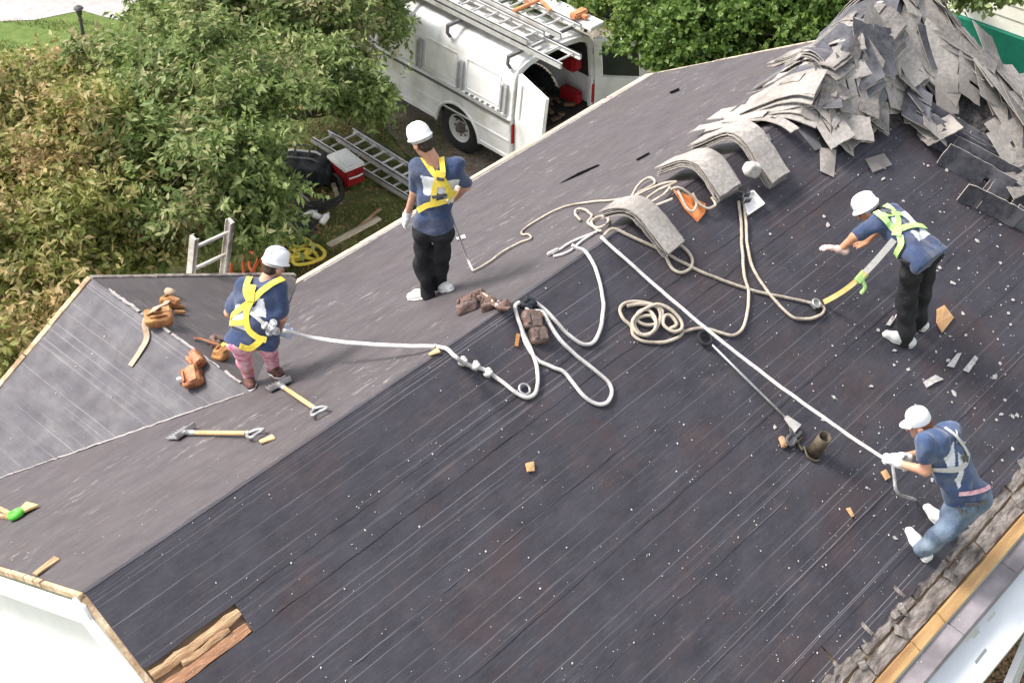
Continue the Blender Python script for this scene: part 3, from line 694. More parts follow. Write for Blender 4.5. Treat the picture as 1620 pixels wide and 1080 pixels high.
# white sheet hung from the front eave
tv, tf = [], []; nx, ny = 420, 16
for j in range(ny):
    v = j/(ny-1)
    for i in range(nx):
        x = -0.2+(LR+.3)*i/(nx-1); zt = e0[2]-.17; y = e0[1]-.10-.31*v; z = zt-.17*v
        w = .012*v*math.sin(x*3.1+1.5*mnoise.noise((x*.7, v*2, 0)))+.03*mnoise.noise((x*1.9, v*1.5, 4.))*v
        tv.append((x, y+w, z+w*.5))
slit = lambda x, v: any(abs(v-vc-(x-c)*k_) < wd*(1-((x-c)/hl)**2) and abs(x-c) < hl for c, vc, k_, wd, hl in ((5.58, .22, .35, .085, .13), (5.86, .30, .3, .05, .10), (5.50, .70, .1, .06, .10), (4.6, .5, .2, .1, .12)))
for j in range(ny-1):
    for i in range(nx-1):
        x = -0.2+(LR+.3)*(i+.5)/(nx-1)
        if not slit(x, (j+.5)/(ny-1)): tf.append((j*nx+i, j*nx+i+1, (j+1)*nx+i+1, (j+1)*nx+i))
o = link('tarpaulin', mesh('tarpaulin', tv, tf), 'tarp', None, True); tag(o, 'white sheet along the front eave with dark torn slits', 'tarpaulin')
yt = e0[1]-.10-.31; b = MB(); b.beam((-.2, yt-.015, e0[2]-.34), (LR+.1, yt-.015, e0[2]-.34), .05, .05); tag(b.build('rail', 'whitepl'), 'white rail along the outer edge of the white sheet', 'rail')
A_ = hit(1592, 1084, (0, 0, 1), (0, 0, -2.75)); B__ = hit(1640, 972, (0, 0, 1), (0, 0, -2.75)); b = MB(); b.beam(A_-(B__-A_)*.8, B__+(B__-A_)*2, .06, .06); tag(b.build('rail', 'whitepl'), 'loose white rail in the bottom right corner beyond the white sheet', 'rail')
for k_ in range(3):
    P_ = A_+(B__-A_)*(.2+k_*1.0); b = MB(); b.beam(P_-ZUP*.03, (P_[0], P_[1], GZ), .05, .05, (1, 0, 0)); tag(b.build('post', 'whitepl'), ['white post under the loose rail, lowest in the corner', 'white post in the middle of the loose rail', 'white post at the far end of the loose rail'][k_], 'post', 'posts under the loose white rail')

# ================================================================== NEIGHBOUR
nb0 = G(1490, 62); nb1 = G(1700, 140)
nd = np.array([0, -1, 0.]); x0 = G(1580, 118)[0]; ya, yb = 9.0, -9.0
nh = empty('neighbour_house', (x0+2, 0, GZ), 'cream house with lap siding and a dark green base', 'house')
b = MB(); b.box((x0+.12, yb, GZ+.70), (x0+7, ya, GZ+4.2)); b.build('wall', 'siding', nh)
b = MB(); b.box((x0, yb, GZ-.05), (x0+6.9, ya, GZ+.75)); b.build('skirting', 'green_wall', nh)
wall_siding('siding_board', (x0+.11, ya, 0), (x0+.11, yb, 0), GZ+.76, lambda t: GZ+4.1, (-1, 0, 0), 'siding', .235, nh)
b = MB(); b.add([(x0-.4, yb-.3, GZ+4.2), (x0-.4, ya+.3, GZ+4.2), (x0+3.6, ya+.3, GZ+6.0), (x0+3.6, yb-.3, GZ+6.0), (x0+7.4, ya+.3, GZ+4.2), (x0+7.4, yb-.3, GZ+4.2)], [(0, 3, 2, 1), (3, 5, 4, 2), (0, 1, 4, 5), (1, 2, 4), (0, 5, 3)]); b.build('roof', 'asph_sh', nh)
# garden canes and lamp by the neighbour
for px, py, tx, ty, lab in ((1551, 104, 1559, 44, 'taller thin bare cane standing left of the other before the green wall'), (1582, 112, 1602, 67, 'thin cane with its foot beside the small white bucket')):
    P = G(px, py); T = J(tx, ty, 0.1, P); b = MB(); b.tube([P, (P+T)/2+np.array([0, 0, .01]), T], [.016, .014, .010], 6); o = b.build('garden_cane', 'strap_lt'); tag(o, lab, 'cane', 'canes by the green wall')
P = G(1575, 131); bk = empty('bucket', P, 'small white bucket with a dark rim on the side lawn', 'bucket')
b = MB(); b.lathe([(.0, 0), (.12, 0), (.15, .26), (.14, .26), (.12, .03), (0, .03)], P, seg=16); b.build('body', 'whitepl', bk)
b = MB(); b.lathe([(.15, .25), (.165, .26), (.165, .30), (.14, .30), (.14, .26)], P, seg=16); b.build('rim', 'dkhard', bk)

# ================================================================== TREES
def unit_rows(a): return a/(np.linalg.norm(a, axis=1)[:, None]+1e-9)
def leaves(name, lobes, n, size, m, parent, seed, droop=.5, twig=10, narrow=.32, hollow=.55):
    """leaf-sized folded blades gathered on twigs through the outer part of uneven lobes"""
    r = np.random.default_rng(seed); lobes = [(np.array(c), np.array(rad) if np.ndim(rad) else np.array([rad]*3)*np.array([1, 1, .85])) for c, rad in lobes]
    wts = np.array([np.prod(q[1])**(2/3) for q in lobes]); wts /= wts.sum(); nt_ = n//twig
    which = r.choice(len(lobes), nt_, p=wts); C0 = np.array([lobes[i][0] for i in which]); RA = np.array([lobes[i][1] for i in which])
    d = r.normal(size=(nt_, 3)); d /= np.linalg.norm(d, axis=1)[:, None]; d[:, 2] = np.abs(d[:, 2])*.9-.25*(r.random(nt_) < .35); d /= np.linalg.norm(d, axis=1)[:, None]
    rad = hollow+(1.08-hollow)*r.random(nt_)**.55
    for q in range(3): rad *= 1+.16*np.sin(d@r.normal(size=3)*(4+3*q)+C0@r.normal(size=3)*2)
    T = C0+d*rad[:, None]*RA
    ns = max(40, nt_//38); pick = r.integers(0, nt_, ns); sub = T[pick]; mine = r.integers(0, ns, nt_); cl = r.random(nt_) < .88; T[cl] = sub[mine[cl]]+r.normal(size=(cl.sum(), 3))*np.array([.15, .15, .08])-np.array([0, 0, .05]); d[cl] = unit_rows(d[pick][mine[cl]]*.7+(T[cl]-sub[mine[cl]])*2.5)
    tocc = d+np.array([0, 0, .25])+r.normal(size=(nt_, 3))*.45; tocc /= np.linalg.norm(tocc, axis=1)[:, None]
    base = np.repeat(T, twig, 0); ax = np.repeat(tocc, twig, 0); k = np.tile(np.arange(twig), nt_); L_ = len(base)
    tw = size*2.6*(k/twig-.35)[:, None]
    side = r.normal(size=(L_, 3)); side -= ax*(side*ax).sum(1)[:, None]; side /= np.linalg.norm(side, axis=1)[:, None]
    dirv = ax*.55+side*.85+np.array([0, 0, -droop])*r.random(L_)[:, None]; dirv /= np.linalg.norm(dirv, axis=1)[:, None]
    up = np.array([0, 0, 1.])+.7*r.normal(size=(L_, 3)); wv = np.cross(dirv, up); wv /= np.linalg.norm(wv, axis=1)[:, None]; nn = np.cross(wv, dirv)
    s = size*(.6+.8*r.random(L_))[:, None]; P = base+ax*tw; wd = narrow*s
    a = P; b_ = P+dirv*s*.45+wv*wd; c = P+dirv*s-nn*s*.22; e = P+dirv*s*.45-wv*wd; mid = P+dirv*s*.5-nn*s*.10
    V = np.stack([a, b_, c, e, mid], 1).reshape(-1, 3); i0 = np.arange(L_)[:, None]*5
    Tq = np.concatenate([i0+np.array([[0, 1, 4]]), i0+np.array([[1, 2, 4]]), i0+np.array([[2, 3, 4]]), i0+np.array([[3, 0, 4]])], 1).reshape(-1, 3)
    o = link(name, npmesh(name, V, Tq), m, parent); o['kind'] = 'stuff'; return o
def tree(label, foot, lobes, n, size, m, seed, trunk_r=.16, group='trees around the house', **k):
    root = empty('tree', foot, label, 'tree', group); r = random.Random(seed); foot = np.array(foot, float)
    cen = np.mean([l[0] for l in lobes], 0); top = np.array([cen[0], cen[1], cen[2]])
    b = MB(); fork = foot*.45+top*.55; fork[2] = foot[2]+(top[2]-foot[2])*.45
    b.tube(catmull([foot-np.array([0, 0, .1]), foot*.7+fork*.3+np.array([.08, -.05, 0]), fork], 6), np.linspace(trunk_r*1.25, trunk_r*.8, 13), 10); b.build('trunk', 'bark', root, True)
    for c, rad in lobes:
        c = np.array(c, float); b = MB(); rv = np.array([r.uniform(-.25, .25) for _ in range(3)]); mid = fork*.5+c*.5+rv
        L0 = catmull([fork-np.array([0, 0, .15]), mid, c], 6); b.tube(L0, np.linspace(trunk_r*.55, .02, len(L0)), 7)
        R0 = rad if np.isscalar(rad) else float(np.mean(rad))
        for q in range(7):
            dv = np.array([r.gauss(0, 1), r.gauss(0, 1), abs(r.gauss(0, .8))]); dv /= np.linalg.norm(dv); s0 = L0[r.randint(6, len(L0)-1)]
            b.tube(catmull([s0, s0*.5+(c+dv*R0*.9)*.5+np.array([r.uniform(-.1, .1)]*3), c+dv*R0*.9], 3), np.linspace(.025, .006, 7), 5)
        b.build('limb', 'bark', root, True)
    leaves('crown', lobes, n, size, m, root, seed, **k); return root
def lob(px, py, z, r): 
    return (hit(px, py, (0, 0, 1), (0, 0, z)), r)
tree('broad tree with yellowing and rust tinted leaves at the left edge', G(70, 300)+np.array([.6, .6, 0]),
     [lob(25, 175, -2.6, .85), lob(150, 205, -2.6, .72), lob(20, 220, -2.4, 1.1), lob(110, 260, -2.2, 1.05), lob(40, 350, -2.2, 1.15), lob(130, 370, -2.5, .95), lob(180, 320, -2.5, .8), lob(10, 460, -2.3, 1.0), lob(70, 440, -2.7, .8), lob(-20, 560, -2.6, .9), lob(-60, 300, -2.4, 1.4), lob(200, 240, -2.7, .7)],
     82000, .095, 'leaf_yellow', 11, .2, narrow=.22)
tree('large green tree with drooping leaflets between the van and the gable', G(330, 250)+np.array([.5, .5, 0]),
     [lob(305, 85, -2.5, .9), lob(400, 55, -2.4, 1.1), lob(490, 45, -2.6, .95), lob(560, 12, -2.9, .75), lob(260, 165, -2.3, .85), lob(335, 170, -2.0, 1.0), lob(425, 130, -2.3, .8), lob(530, 135, -2.7, .62), lob(560, 165, -3.0, .35), lob(240, 260, -2.5, .9), lob(310, 270, -2.1, .95), lob(350, 280, -2.4, .65), lob(270, 355, -2.6, .85), lob(350, 345, -2.7, .8), lob(372, 338, -2.9, .42), lob(210, 400, -2.9, .7), lob(350, -30, -2.6, 1.0), lob(450, -40, -2.8, 1.2)],
     130000, .098, 'leaf_green', 12, .22, narrow=.22)
tree('leafy green tree beyond the far end of the white van', G(1130, 20)+np.array([.8, .8, 0]),
     [lob(1082, 66, -3.3, .62), lob(1110, 60, -3.0, .95), lob(1190, 45, -2.8, 1.05), lob(1275, 35, -2.8, 1.0), lob(1140, 0, -2.8, 1.1), lob(1240, -30, -2.8, 1.2), lob(1330, 15, -3.2, .8), lob(1030, 20, -3.6, .45), lob(1060, -20, -3.3, .9), lob(900, -20, -3.2, .8), lob(960, -38, -3.0, .8)],
     110000, .078, 'leaf_right', 13, .18, narrow=.36)
tree('small tree showing only its leaf tips before the cream house', G(1500, -60), [lob(1515, -22, -2.6, .38), lob(1592, -34, -2.6, .40), lob(1555, -45, -2.9, .4)], 9000, .10, 'leaf_green', 14, .1)
# grass tufts in view behind the house
r = np.random.default_rng(3); pts = []
for px0, py0, px1, py1, n in ((430, 190, 680, 440, 9000), (560, 190, 700, 260, 900), (300, 380, 470, 450, 2600), (0, 34, 230, 130, 4200), (1480, 60, 1860, 300, 6000), (940, 30, 1060, 120, 1800)):
    q = np.stack([r.uniform(px0, px1, n), r.uniform(py0, py1, n)], 1)
    for x, y in q: pts.append(G(x, y))
pts = np.array(pts); n = len(pts); an = r.uniform(0, 6.28, n); h = r.uniform(.03, .10, n); ln = r.uniform(-.05, .05, (n, 2)); wx = np.stack([np.cos(an), np.sin(an), 0*an], 1)*.008
keep = [mnoise.noise((p[0]*1.2, p[1]*1.2, 5.)) > -.22 for p in pts]
pts, h, ln, wx = pts[keep], h[keep], ln[keep], wx[keep]; n = len(pts)
tip = pts+np.stack([ln[:, 0], ln[:, 1], h], 1); V = np.stack([pts-wx, pts+wx, tip], 1).reshape(-1, 3)
o = link('grass_tufts', npmesh('grass_tufts', V, np.arange(3*n).reshape(-1, 3)), 'blade'); tag(o, 'patchy grass blades behind the house', None, None, 'stuff')
# leaf litter and gravel bits under the van
q = np.concatenate([np.stack([r.uniform(430, 900, 3600), r.uniform(150, 440, 3600)], 1), np.stack([r.uniform(1480, 1640, 2500), r.uniform(960, 1100, 2500)], 1)]); V = []; Fc = []
for i, (x, y) in enumerate(q):
    P = G(x, y, .02); a = r.uniform(0, 6.28); s = r.uniform(.01, .035); k = len(V)
    for e in range(4): V.append(P+s*np.array([math.cos(a+e*1.57)*(1 if e % 2 else .6), math.sin(a+e*1.57)*(1 if e % 2 else .6), r.uniform(0, .5)]))
    Fc.append((k, k+1, k+2, k+3))
o = link('leaf_litter', mesh('leaf_litter', V, Fc), 'leaflitter'); tag(o, 'scattered dead leaves on the soil behind the house', None, None, 'stuff')

# ================================================================== VAN
VS = .94; _hub = hit(727, 204, (0, 0, 1), (0, 0, GZ+.012+.44*VS)); _c, _s = math.cos(1.51), math.sin(1.51)
van = empty('van', (_hub[0]+VS*.95*_s, _hub[1]-VS*.95*_c, GZ+.012), 'white cargo van with open rear doors and ladders on its roof rack', 'van')
van.rotation_euler = (0, 0, 1.51); van.scale = (VS,)*3
def vl(b, name, mats, parent=van, smooth=False): return link(name, mesh(name, b.v, b.f, b.m, b.uv), mats, parent, smooth, world=False)
WR = .45
def side_outline():
    P = [(-1.25, .46), (-1.25, 1.16), (3.05, 1.16), (4.15, 1.10), (4.35, .9), (4.35, .5)]
    def arch(cx): return [(cx+.52*math.cos(a), .40+.52*math.sin(a)) for a in np.linspace(0, math.pi, 13) if True]
    low = [(4.35, .46)]
    for cx in (3.35, 0.0):
        A = [(x, max(z, .46)) for x, z in arch(cx)]; low += A
    return P[:-1]+low
def prism(b, poly, v0, v1, mi=0):
    n = len(poly); V = [(u, v0, z) for u, z in poly]+[(u, v1, z) for u, z in poly]
    b.add(V, [tuple(range(n))[::-1], tuple(range(n, 2*n))]+[(i, (i+1) % n, (i+1) % n+n, i+n) for i in range(n)], mi)
def fixn(o):
    bm = bmesh.new(); bm.from_mesh(o.data); bmesh.ops.recalc_face_normals(bm, faces=bm.faces); bm.to_mesh(o.data); bm.free(); return o
for sv in (1, -1):
    b = MB(); prism(b, side_outline(), sv*.95, sv*1.0); fixn(vl(b, 'side_panel', 'van'))
    for cx in (0.0, 3.35):                     # flared arch lips
        b = MB(); b.tube([(cx+.53*math.cos(a), sv*1.0, max(.42, .40+.53*math.sin(a))) for a in np.linspace(-.05, math.pi+.05, 20)], .03, 6); vl(b, 'wheel_arch', 'van', smooth=True)
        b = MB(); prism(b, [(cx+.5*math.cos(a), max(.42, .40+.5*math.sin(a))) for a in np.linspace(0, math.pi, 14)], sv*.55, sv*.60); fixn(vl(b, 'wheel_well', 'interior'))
    b = MB(); b.beam((-1.25, sv*1.008, 1.145), (3.05, sv*1.008, 1.145), .03, .035); vl(b, 'belt_moulding', 'vandark')
    b = MB(); b.beam((-1.22, sv*1.004, .78), (3.9, sv*1.004, .78), .012, .03); vl(b, 'body_crease', 'van')
    b = MB(); b.beam((-1.2, sv*1.0, .475), (-.56, sv*1.0, .475), .04, .06); b.beam((.56, sv*1.0, .475), (2.8, sv*1.0, .475), .04, .06); vl(b, 'sill', 'van')
prof = [(1.0, 1.16), (.965, 1.22), (.93, 1.55), (.885, 1.86), (.80, 1.99), (.62, 2.06), (.3, 2.10), (0, 2.11)]
prof = prof+[(-v, z) for v, z in prof[-2::-1]]; inner = [(v*.93, z-.05 if z > 1.3 else z) for v, z in prof]
b = MB(); secs = [(-1.25, 1.0, 1.0), (-.9, 1.0, 1.0), (1.0, 1.0, 1.0), (2.35, 1.0, 1.0), (2.6, .99, .985), (3.1, .97, .35), (3.2, .97, .12)]
n = len(prof); V = []
for u, sw, sh in secs:
    for v, z in prof: V.append((u, v*sw, 1.16+(z-1.16)*sh))
Fc = [(i*n+k, i*n+k+1, (i+1)*n+k+1, (i+1)*n+k) for i in range(len(secs)-1) for k in range(n-1)]; b.add(V, Fc); o = vl(b, 'roof_shell', 'van', smooth=True); fixn(o)
b = MB(); V = []
for u in (-1.245, 2.3):
    for v, z in inner: V.append((u, v, z))
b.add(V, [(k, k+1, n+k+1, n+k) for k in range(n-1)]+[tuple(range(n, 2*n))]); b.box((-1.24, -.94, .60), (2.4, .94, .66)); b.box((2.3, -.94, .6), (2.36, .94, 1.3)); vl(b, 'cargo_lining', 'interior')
b = MB(); V = []                                  # rear frame between outer and inner profile
for (v, z), (vi, zi) in zip(prof, inner): V += [(-1.255, v, z), (-1.255, vi*.97, zi-.03), (-1.2, vi*.97, zi-.03)]
b.add(V, [(3*k, 3*k+3, 3*k+4, 3*k+1) for k in range(n-1)]+[(3*k+1, 3*k+4, 3*k+5, 3*k+2) for k in range(n-1)])
for sv in (1, -1): b.box((-1.262, sv*.99 if sv < 0 else .86, .45), (-1.2, sv*.86 if sv < 0 else .99, 1.2))
vl(b, 'rear_frame', 'van'); b = MB(); b.box((-1.42, -.98, .40), (-1.26, .98, .56), bev=.03); vl(b, 'rear_bumper', 'van')
b = MB(); prism(b, [(2.9, 1.155), (3.1, 1.24), (4.15, 1.13), (4.36, .95), (4.36, .5), (3.9, .5), (3.9, 1.0), (2.9, 1.1)], -.94, .94); fixn(vl(b, 'bonnet', 'van'))
b = MB(); b.add([(2.63, .82, 1.95), (2.63, -.82, 1.95), (3.12, -.93, 1.30), (3.12, .93, 1.30)], [(0, 1, 2, 3)]); vl(b, 'windscreen', 'glass')
b = MB(); b.box((4.34, -.98, .42), (4.5, .98, .6), bev=.03); vl(b, 'front_bumper', 'vandark')
for sv in (1, -1):
    b = MB(); b.box((4.33, sv*.8-.13, .75), (4.375, sv*.8+.13, .95), bev=.02); vl(b, 'headlight', 'whitepl')
    b = MB(); b.box((-1.275, sv*.93-.045, .72), (-1.20, sv*.93+.045, 1.08), bev=.012); vl(b, 'tail_lamp', 'taillight')
    # recessed looking painted side panels and grey rack brackets between them
    us = [-1.14, -.12, .88, 1.86, 2.5]
    def ps(u, z, off): 
        t = (z-1.22)/(1.86-1.22); return (u, sv*(.965-.08*t+off), z)
    for k in range(4):
        b = MB(); u0, u1 = us[k]+.19, us[k+1]-.06
        for (ua, za, ub, zb) in ((u0, 1.30, u1, 1.30), (u0, 1.80, u1, 1.80), (u0, 1.30, u0, 1.80), (u1, 1.30, u1, 1.80)):
            b.beam(ps(ua, za, .002), ps(ub, zb, .002), .022, .022, (0, sv, .1))
        vl(b, 'window_panel', 'van')
    for k in range(5):
        b = MB(); u = us[k]+.06
        b.beam(ps(u, 1.24, .02), ps(u, 1.74, .02), .12, .03, (0, sv, .1), bev=.01); b.beam(ps(u-.05, 1.24, .045), ps(u-.05, 1.70, .045), .018, .03, (0, sv, .1)); b.beam(ps(u+.05, 1.24, .045), ps(u+.05, 1.70, .045), .018, .03, (0, sv, .1))
        vl(b, 'rack_bracket', 'vangrey')
    b = MB()
    b.beam((-1.15, sv*.99, 1.225), (2.6, sv*.99, 1.225), .05, .03); vl(b, 'drip_ledge', 'van')
    b = MB()
    for u0, u1 in ((-1.0, -.25), (1.75, 2.45)):
        for q in range(7): b = MB(); uu = u0+(u1-u0)*q/6; b.frame_box((uu, sv*1.0, 1.245), (1, 0, 0), (0, 1, 0), (0, 0, 1), .028, .016, .012); vl(b, 'vent_slot', 'vandark')
def wheel(cx, sv):
    c = np.array([cx, sv*.84, WR]); ax = (0, sv, 0); b = MB()
    b.lathe([(.24, -.12), (.34, -.13), (.41, -.11), (WR, -.07), (WR, .07), (.415, .115), (.35, .135), (.255, .12)], c, ax, 40); t = vl(b, 'tyre', 'rubber', smooth=True)
    for q in range(36):
        pass
    b = MB(); b.lathe([(.255, .11), (.245, .125), (.225, .10), (.21, .05), (.165, .03), (.145, .055), (.12, .065), (.0, .065)], c, ax, 36); rm = vl(b, 'rim', 'rim', t, True)
    b = MB(); b.lathe([(.105, .06), (.10, .10), (.055, .13), (.05, .16), (0, .165)], c, ax, 18)
    for q in range(8):
        a = q*math.pi/4; b.lathe([(.014, .06), (.014, .095), (0, .10)], c+np.array([.145*math.cos(a), 0, .145*math.sin(a)]), ax, 6)
    vl(b, 'hub', 'hub', t, True)
    b = MB()
    for q in range(40):
        a = 2*math.pi*q/40; er = np.array([math.cos(a), 0, math.sin(a)]); et = np.array([-math.sin(a), 0, math.cos(a)])
        for k in (-1, 1): b.frame_box(c+er*(WR+.004)+np.array([0, k*.05, 0]), et, (0, 1, 0), er, .022, .036, .010)
    vl(b, 'tread_block', 'rubber', t)['kind'] = 'stuff'
for cx in (0.0, 3.35):
    for sv in (1, -1): wheel(cx, sv)
# rear doors: left one swung wide past the corner, right one swung out with an open window frame
def door(hinge, ang, sgn, name='rear_door', glass=False):
    """door leaf of .88 wide hinged at a vertical edge; leaf curves in towards the top"""
    c, s = math.cos(ang), math.sin(ang); P = lambda w, z, o: (hinge[0]+w*c-o*s, hinge[1]+w*s+o*c-sgn*max(0, z-1.2)*.12, z)
    b = MB(); W_ = .86; zs = [.5, .8, 1.2, 1.26, 1.8, 1.96]
    def quad(w0, w1, z0, z1):
        V = [P(w0, z0, 0), P(w1, z0, 0), P(w1, z1, 0), P(w0, z1, 0), P(w0, z0, .06), P(w1, z0, .06), P(w1, z1, .06), P(w0, z1, .06)]
        b.add(V, [(0, 1, 2, 3), (7, 6, 5, 4), (0, 4, 5, 1), (1, 5, 6, 2), (2, 6, 7, 3), (3, 7, 4, 0)])
    quad(0, W_, .5, .85); quad(0.001, W_-.001, .852, 1.22); quad(0, .12, 1.222, 1.82); quad(W_-.12, W_, 1.222, 1.82); quad(0, W_, 1.822, 1.95)
    d = fixn(vl(b, name, 'van'))
    b = MB(); V = [P(.13, 1.24, .03), P(W_-.13, 1.24, .03), P(W_-.13, 1.81, .03), P(.13, 1.81, .03)]; b.add(V, [(0, 1, 2, 3)]); vl(b, 'pane', 'van' if glass else 'glass', d)
    b = MB(); b.frame_box(P(W_-.1, 1.06, -.015 if sgn > 0 else .075), (c, s, 0), (-s, c, 0), (0, 0, 1), .06, .02, .025); vl(b, 'handle', 'vandark', d)
    b = MB()
    for zz in (.7, 1.1, 1.7): b.tube([P(-.03, zz-.05, .03), P(-.03, zz+.05, .03)], .022, 8)
    vl(b, 'hinge', 'vangrey', d)
door((-1.29, .93), math.radians(164), 1, glass=True); door((-1.29, -.93), math.radians(222), -1)
# contents seen through the open rear
def inside(name, lab, cat, m, lo, hi, bev=.02):
    b = MB(); b.box(lo, hi, bev=bev); V = [van_w(p) for p in b.v]; o = link(name, mesh(name, V, b.f), m); return tag(o, lab, cat)
from mathutils import Euler
VMW = Matrix.Translation(van.location) @ Euler(van.rotation_euler).to_matrix().to_4x4() @ Matrix.Diagonal((VS, VS, VS, 1))
def van_w(p): return tuple(VMW @ Vector(p))
inside('fuel_can', 'red can just inside the open rear of the van', 'can', 'red', (-1.1, -.84, 1.30), (-.8, -.60, 1.60), .05)
inside('tool_case', 'dark red case on the floor inside the open van', 'case', 'red', (-1.1, -.86, .67), (-.7, -.68, .9), .03)
cl = MB(); rc = random.Random(8)
for q in range(60):
    c = (rc.uniform(-1.2, -.2), rc.uniform(-.6, .8), .68+rc.random()*.12); a = rc.uniform(0, 3)
    cl.frame_box(c, (math.cos(a), math.sin(a), rc.uniform(-.3, .3)), (-math.sin(a), math.cos(a), 0), (0, 0, 1), rc.uniform(.03, .09), rc.uniform(.015, .04), rc.uniform(.01, .03))
cl.v = [van_w(p) for p in cl.v]; o = cl.build('work_clutter', 'junk'); tag(o, 'brown clutter of offcuts on the van floor', None, None, 'stuff')
# ladder rack (part of the van) and ladders on it (things)
b = MB()
for u in (-1.1, .3, 1.4, 2.45):
    b = MB(); b.beam((u, -.88, 2.20), (u, .88, 2.20), .05, .05)
    for sv in (1, -1): b.tube([(u, sv*.88, 2.22), (u, sv*.90, 2.08), (u, sv*.84, 1.99)], .03, 8)
    vl(b, 'rack_bar', 'vandark')
def ladder(name, a, bq, width, side, mname, label, group, n, rail=(.028, .085), rung=.018, conv=None, rail_pts=None):
    """two channel rails and rungs between points a and b; side = unit vector across"""
    cv = conv or (lambda p: p); a, bq, side = [np.array(q, float) for q in (a, bq, side)]; d = (bq-a)/np.linalg.norm(bq-a); side = side-d*(side@d); side /= np.linalg.norm(side); nrm = np.cross(d, side)
    root = empty(name, cv(tuple(a)), label, 'ladder', group)
    for q in (-1, 1):
        o_ = side*q*width/2; b = MB(); b.beam(a+o_, bq+o_, rail[0], rail[1], nrm)
        for e in (-1, 1): b.beam(a+o_-side*q*.012+nrm*e*(rail[1]/2-.004), bq+o_-side*q*.012+nrm*e*(rail[1]/2-.004), .05, .008, nrm)
        b.v = [cv(p) for p in b.v]; b.build('rail', mname, root)
    L_ = np.linalg.norm(bq-a)
    for k in range(n):
        p = a+d*(L_*(k+.5)/n); b = MB(); b.tube([p-side*width*.49, p+side*width*.49], rung, 8); b.v = [cv(p) for p in b.v]; b.build('rung', mname, root)
    return root
lg = 'ladders lying on the van roof rack'
ladder('ladder', (-2.0, .42, 2.30), (2.9, .42, 2.30), .44, (0, 1, 0), 'alu', 'aluminium ladder on the van roof nearest the side with the brackets', lg, 16, conv=van_w)
ladder('ladder', (-1.25, .44, 2.41), (2.9, .44, 2.41), .38, (0, 1, 0), 'alu', 'shorter aluminium ladder stacked on top of another ladder on the van', lg, 14, conv=van_w)
ladder('ladder', (-1.35, -.25, 2.31), (2.9, -.25, 2.31), .46, (0, 1, 0), 'alu', 'aluminium ladder on the van roof carrying the orange clamp', lg, 15, conv=van_w)
def vthing(name, lab, cat, m, fn, group=None):
    b = MB(); fn(b); b.v = [van_w(p) for p in b.v]; o = b.build(name, m, None); return tag(o, lab, cat, group)
vthing('plank', 'pale board lying flat between the ladders on the van roof', 'plank', 'strap_grey', lambda b: b.box((-1.0, .02, 2.255), (2.7, .16, 2.30), bev=.008))
vthing('plank', 'broad pale board under the shorter ladder on the van roof', 'plank', 'scrap', lambda b: b.box((-.9, .26, 2.255), (2.8, .56, 2.275), bev=.006))
vthing('plank_stack', 'pale plank lying along the far side of the van roof rack', 'plank', 'whitepl', lambda b: b.box((-1.5, -.86, 2.255), (2.6, -.55, 2.33), bev=.01))
def bracket(b):
    b.beam((-.35, -.62, 2.40), (-.35, .05, 2.40), .07, .05, bev=.01); b.beam((-.35, -.55, 2.40), (-.75, -.40, 2.40), .06, .05, bev=.01); b.beam((-.35, -.3, 2.40), (-.2, -.3, 2.52), .05, .05, bev=.01)
vthing('ladder_clamp', 'orange clamp lying across the ladders on the van', 'clamp', 'orange_dull', bracket)
vthing('ladder_clamp', 'orange clamp at the rear end of the van roof rack', 'clamp', 'orange_dull', lambda b: (b.box((-1.2, -.80, 2.34), (-1.05, -.5, 2.45), bev=.02), b.box((-1.3, -.7, 2.36), (-1.2, -.62, 2.42), bev=.01)))
vthing('rope_bundle', 'pale tangle of cord on the ladders of the van', 'cord', 'strap_grey', lambda b: b.tube(catmull([(1.2+.35*math.cos(t*1.9), -.15+.2*math.sin(t*2.7), 2.40+.03*math.sin(t*5)) for t in np.linspace(0, 9, 30)], 3), .018, 6))
# ================================================================== PEOPLE
ZV = np.array([0, 0, 1.])
def W3(r, d, z): return _r*r+HEAD*d+ZV*z
def unit(v): v = np.array(v, float); return v/np.linalg.norm(v)
def hand_prims(s, wrist, dirv, palm, side, curl, grow=0., spread=.0, sc=1.0):
    dirv = unit(dirv); palm = np.array(palm, float); palm = unit(palm-dirv*(palm@dirv)); acr = np.cross(dirv, palm)*side
    s.rbox(wrist+dirv*.052*sc, np.array([acr, dirv, palm]), np.array([.040, .048, .015])*sc+grow, .013+grow, .02)
    for q, (off, ln, cu) in enumerate(((.031, .072, 1.0), (.0105, .083, 1.05), (-.0105, .078, 1.1), (-.031, .060, 1.2))):
        p = wrist+dirv*.092*sc+acr*off*sc; a = 0.0
        for seg, fr in enumerate((.45, .31, .24)):
            a += curl*cu*(.55 if seg == 0 else .8); dd = dirv*math.cos(a)+palm*math.sin(a)+acr*off*spread*4; e = p+unit(dd)*ln*fr*sc
            s.cap(p, e, .0095*sc+grow-.0006*seg, .009*sc+grow-.0009*seg, .006); p = e
    p = wrist+dirv*.022*sc+acr*.030*sc; e = p+unit(dirv*.62+acr*.75+palm*.25)*.042*sc; s.cap(p, e, .0135*sc+grow, .011*sc+grow, .012)
    e2 = e+unit(dirv*.85+acr*.15+palm*(.3+curl*.6))*.034*sc; s.cap(e, e2, .0105*sc+grow, .0085*sc+grow, .008)
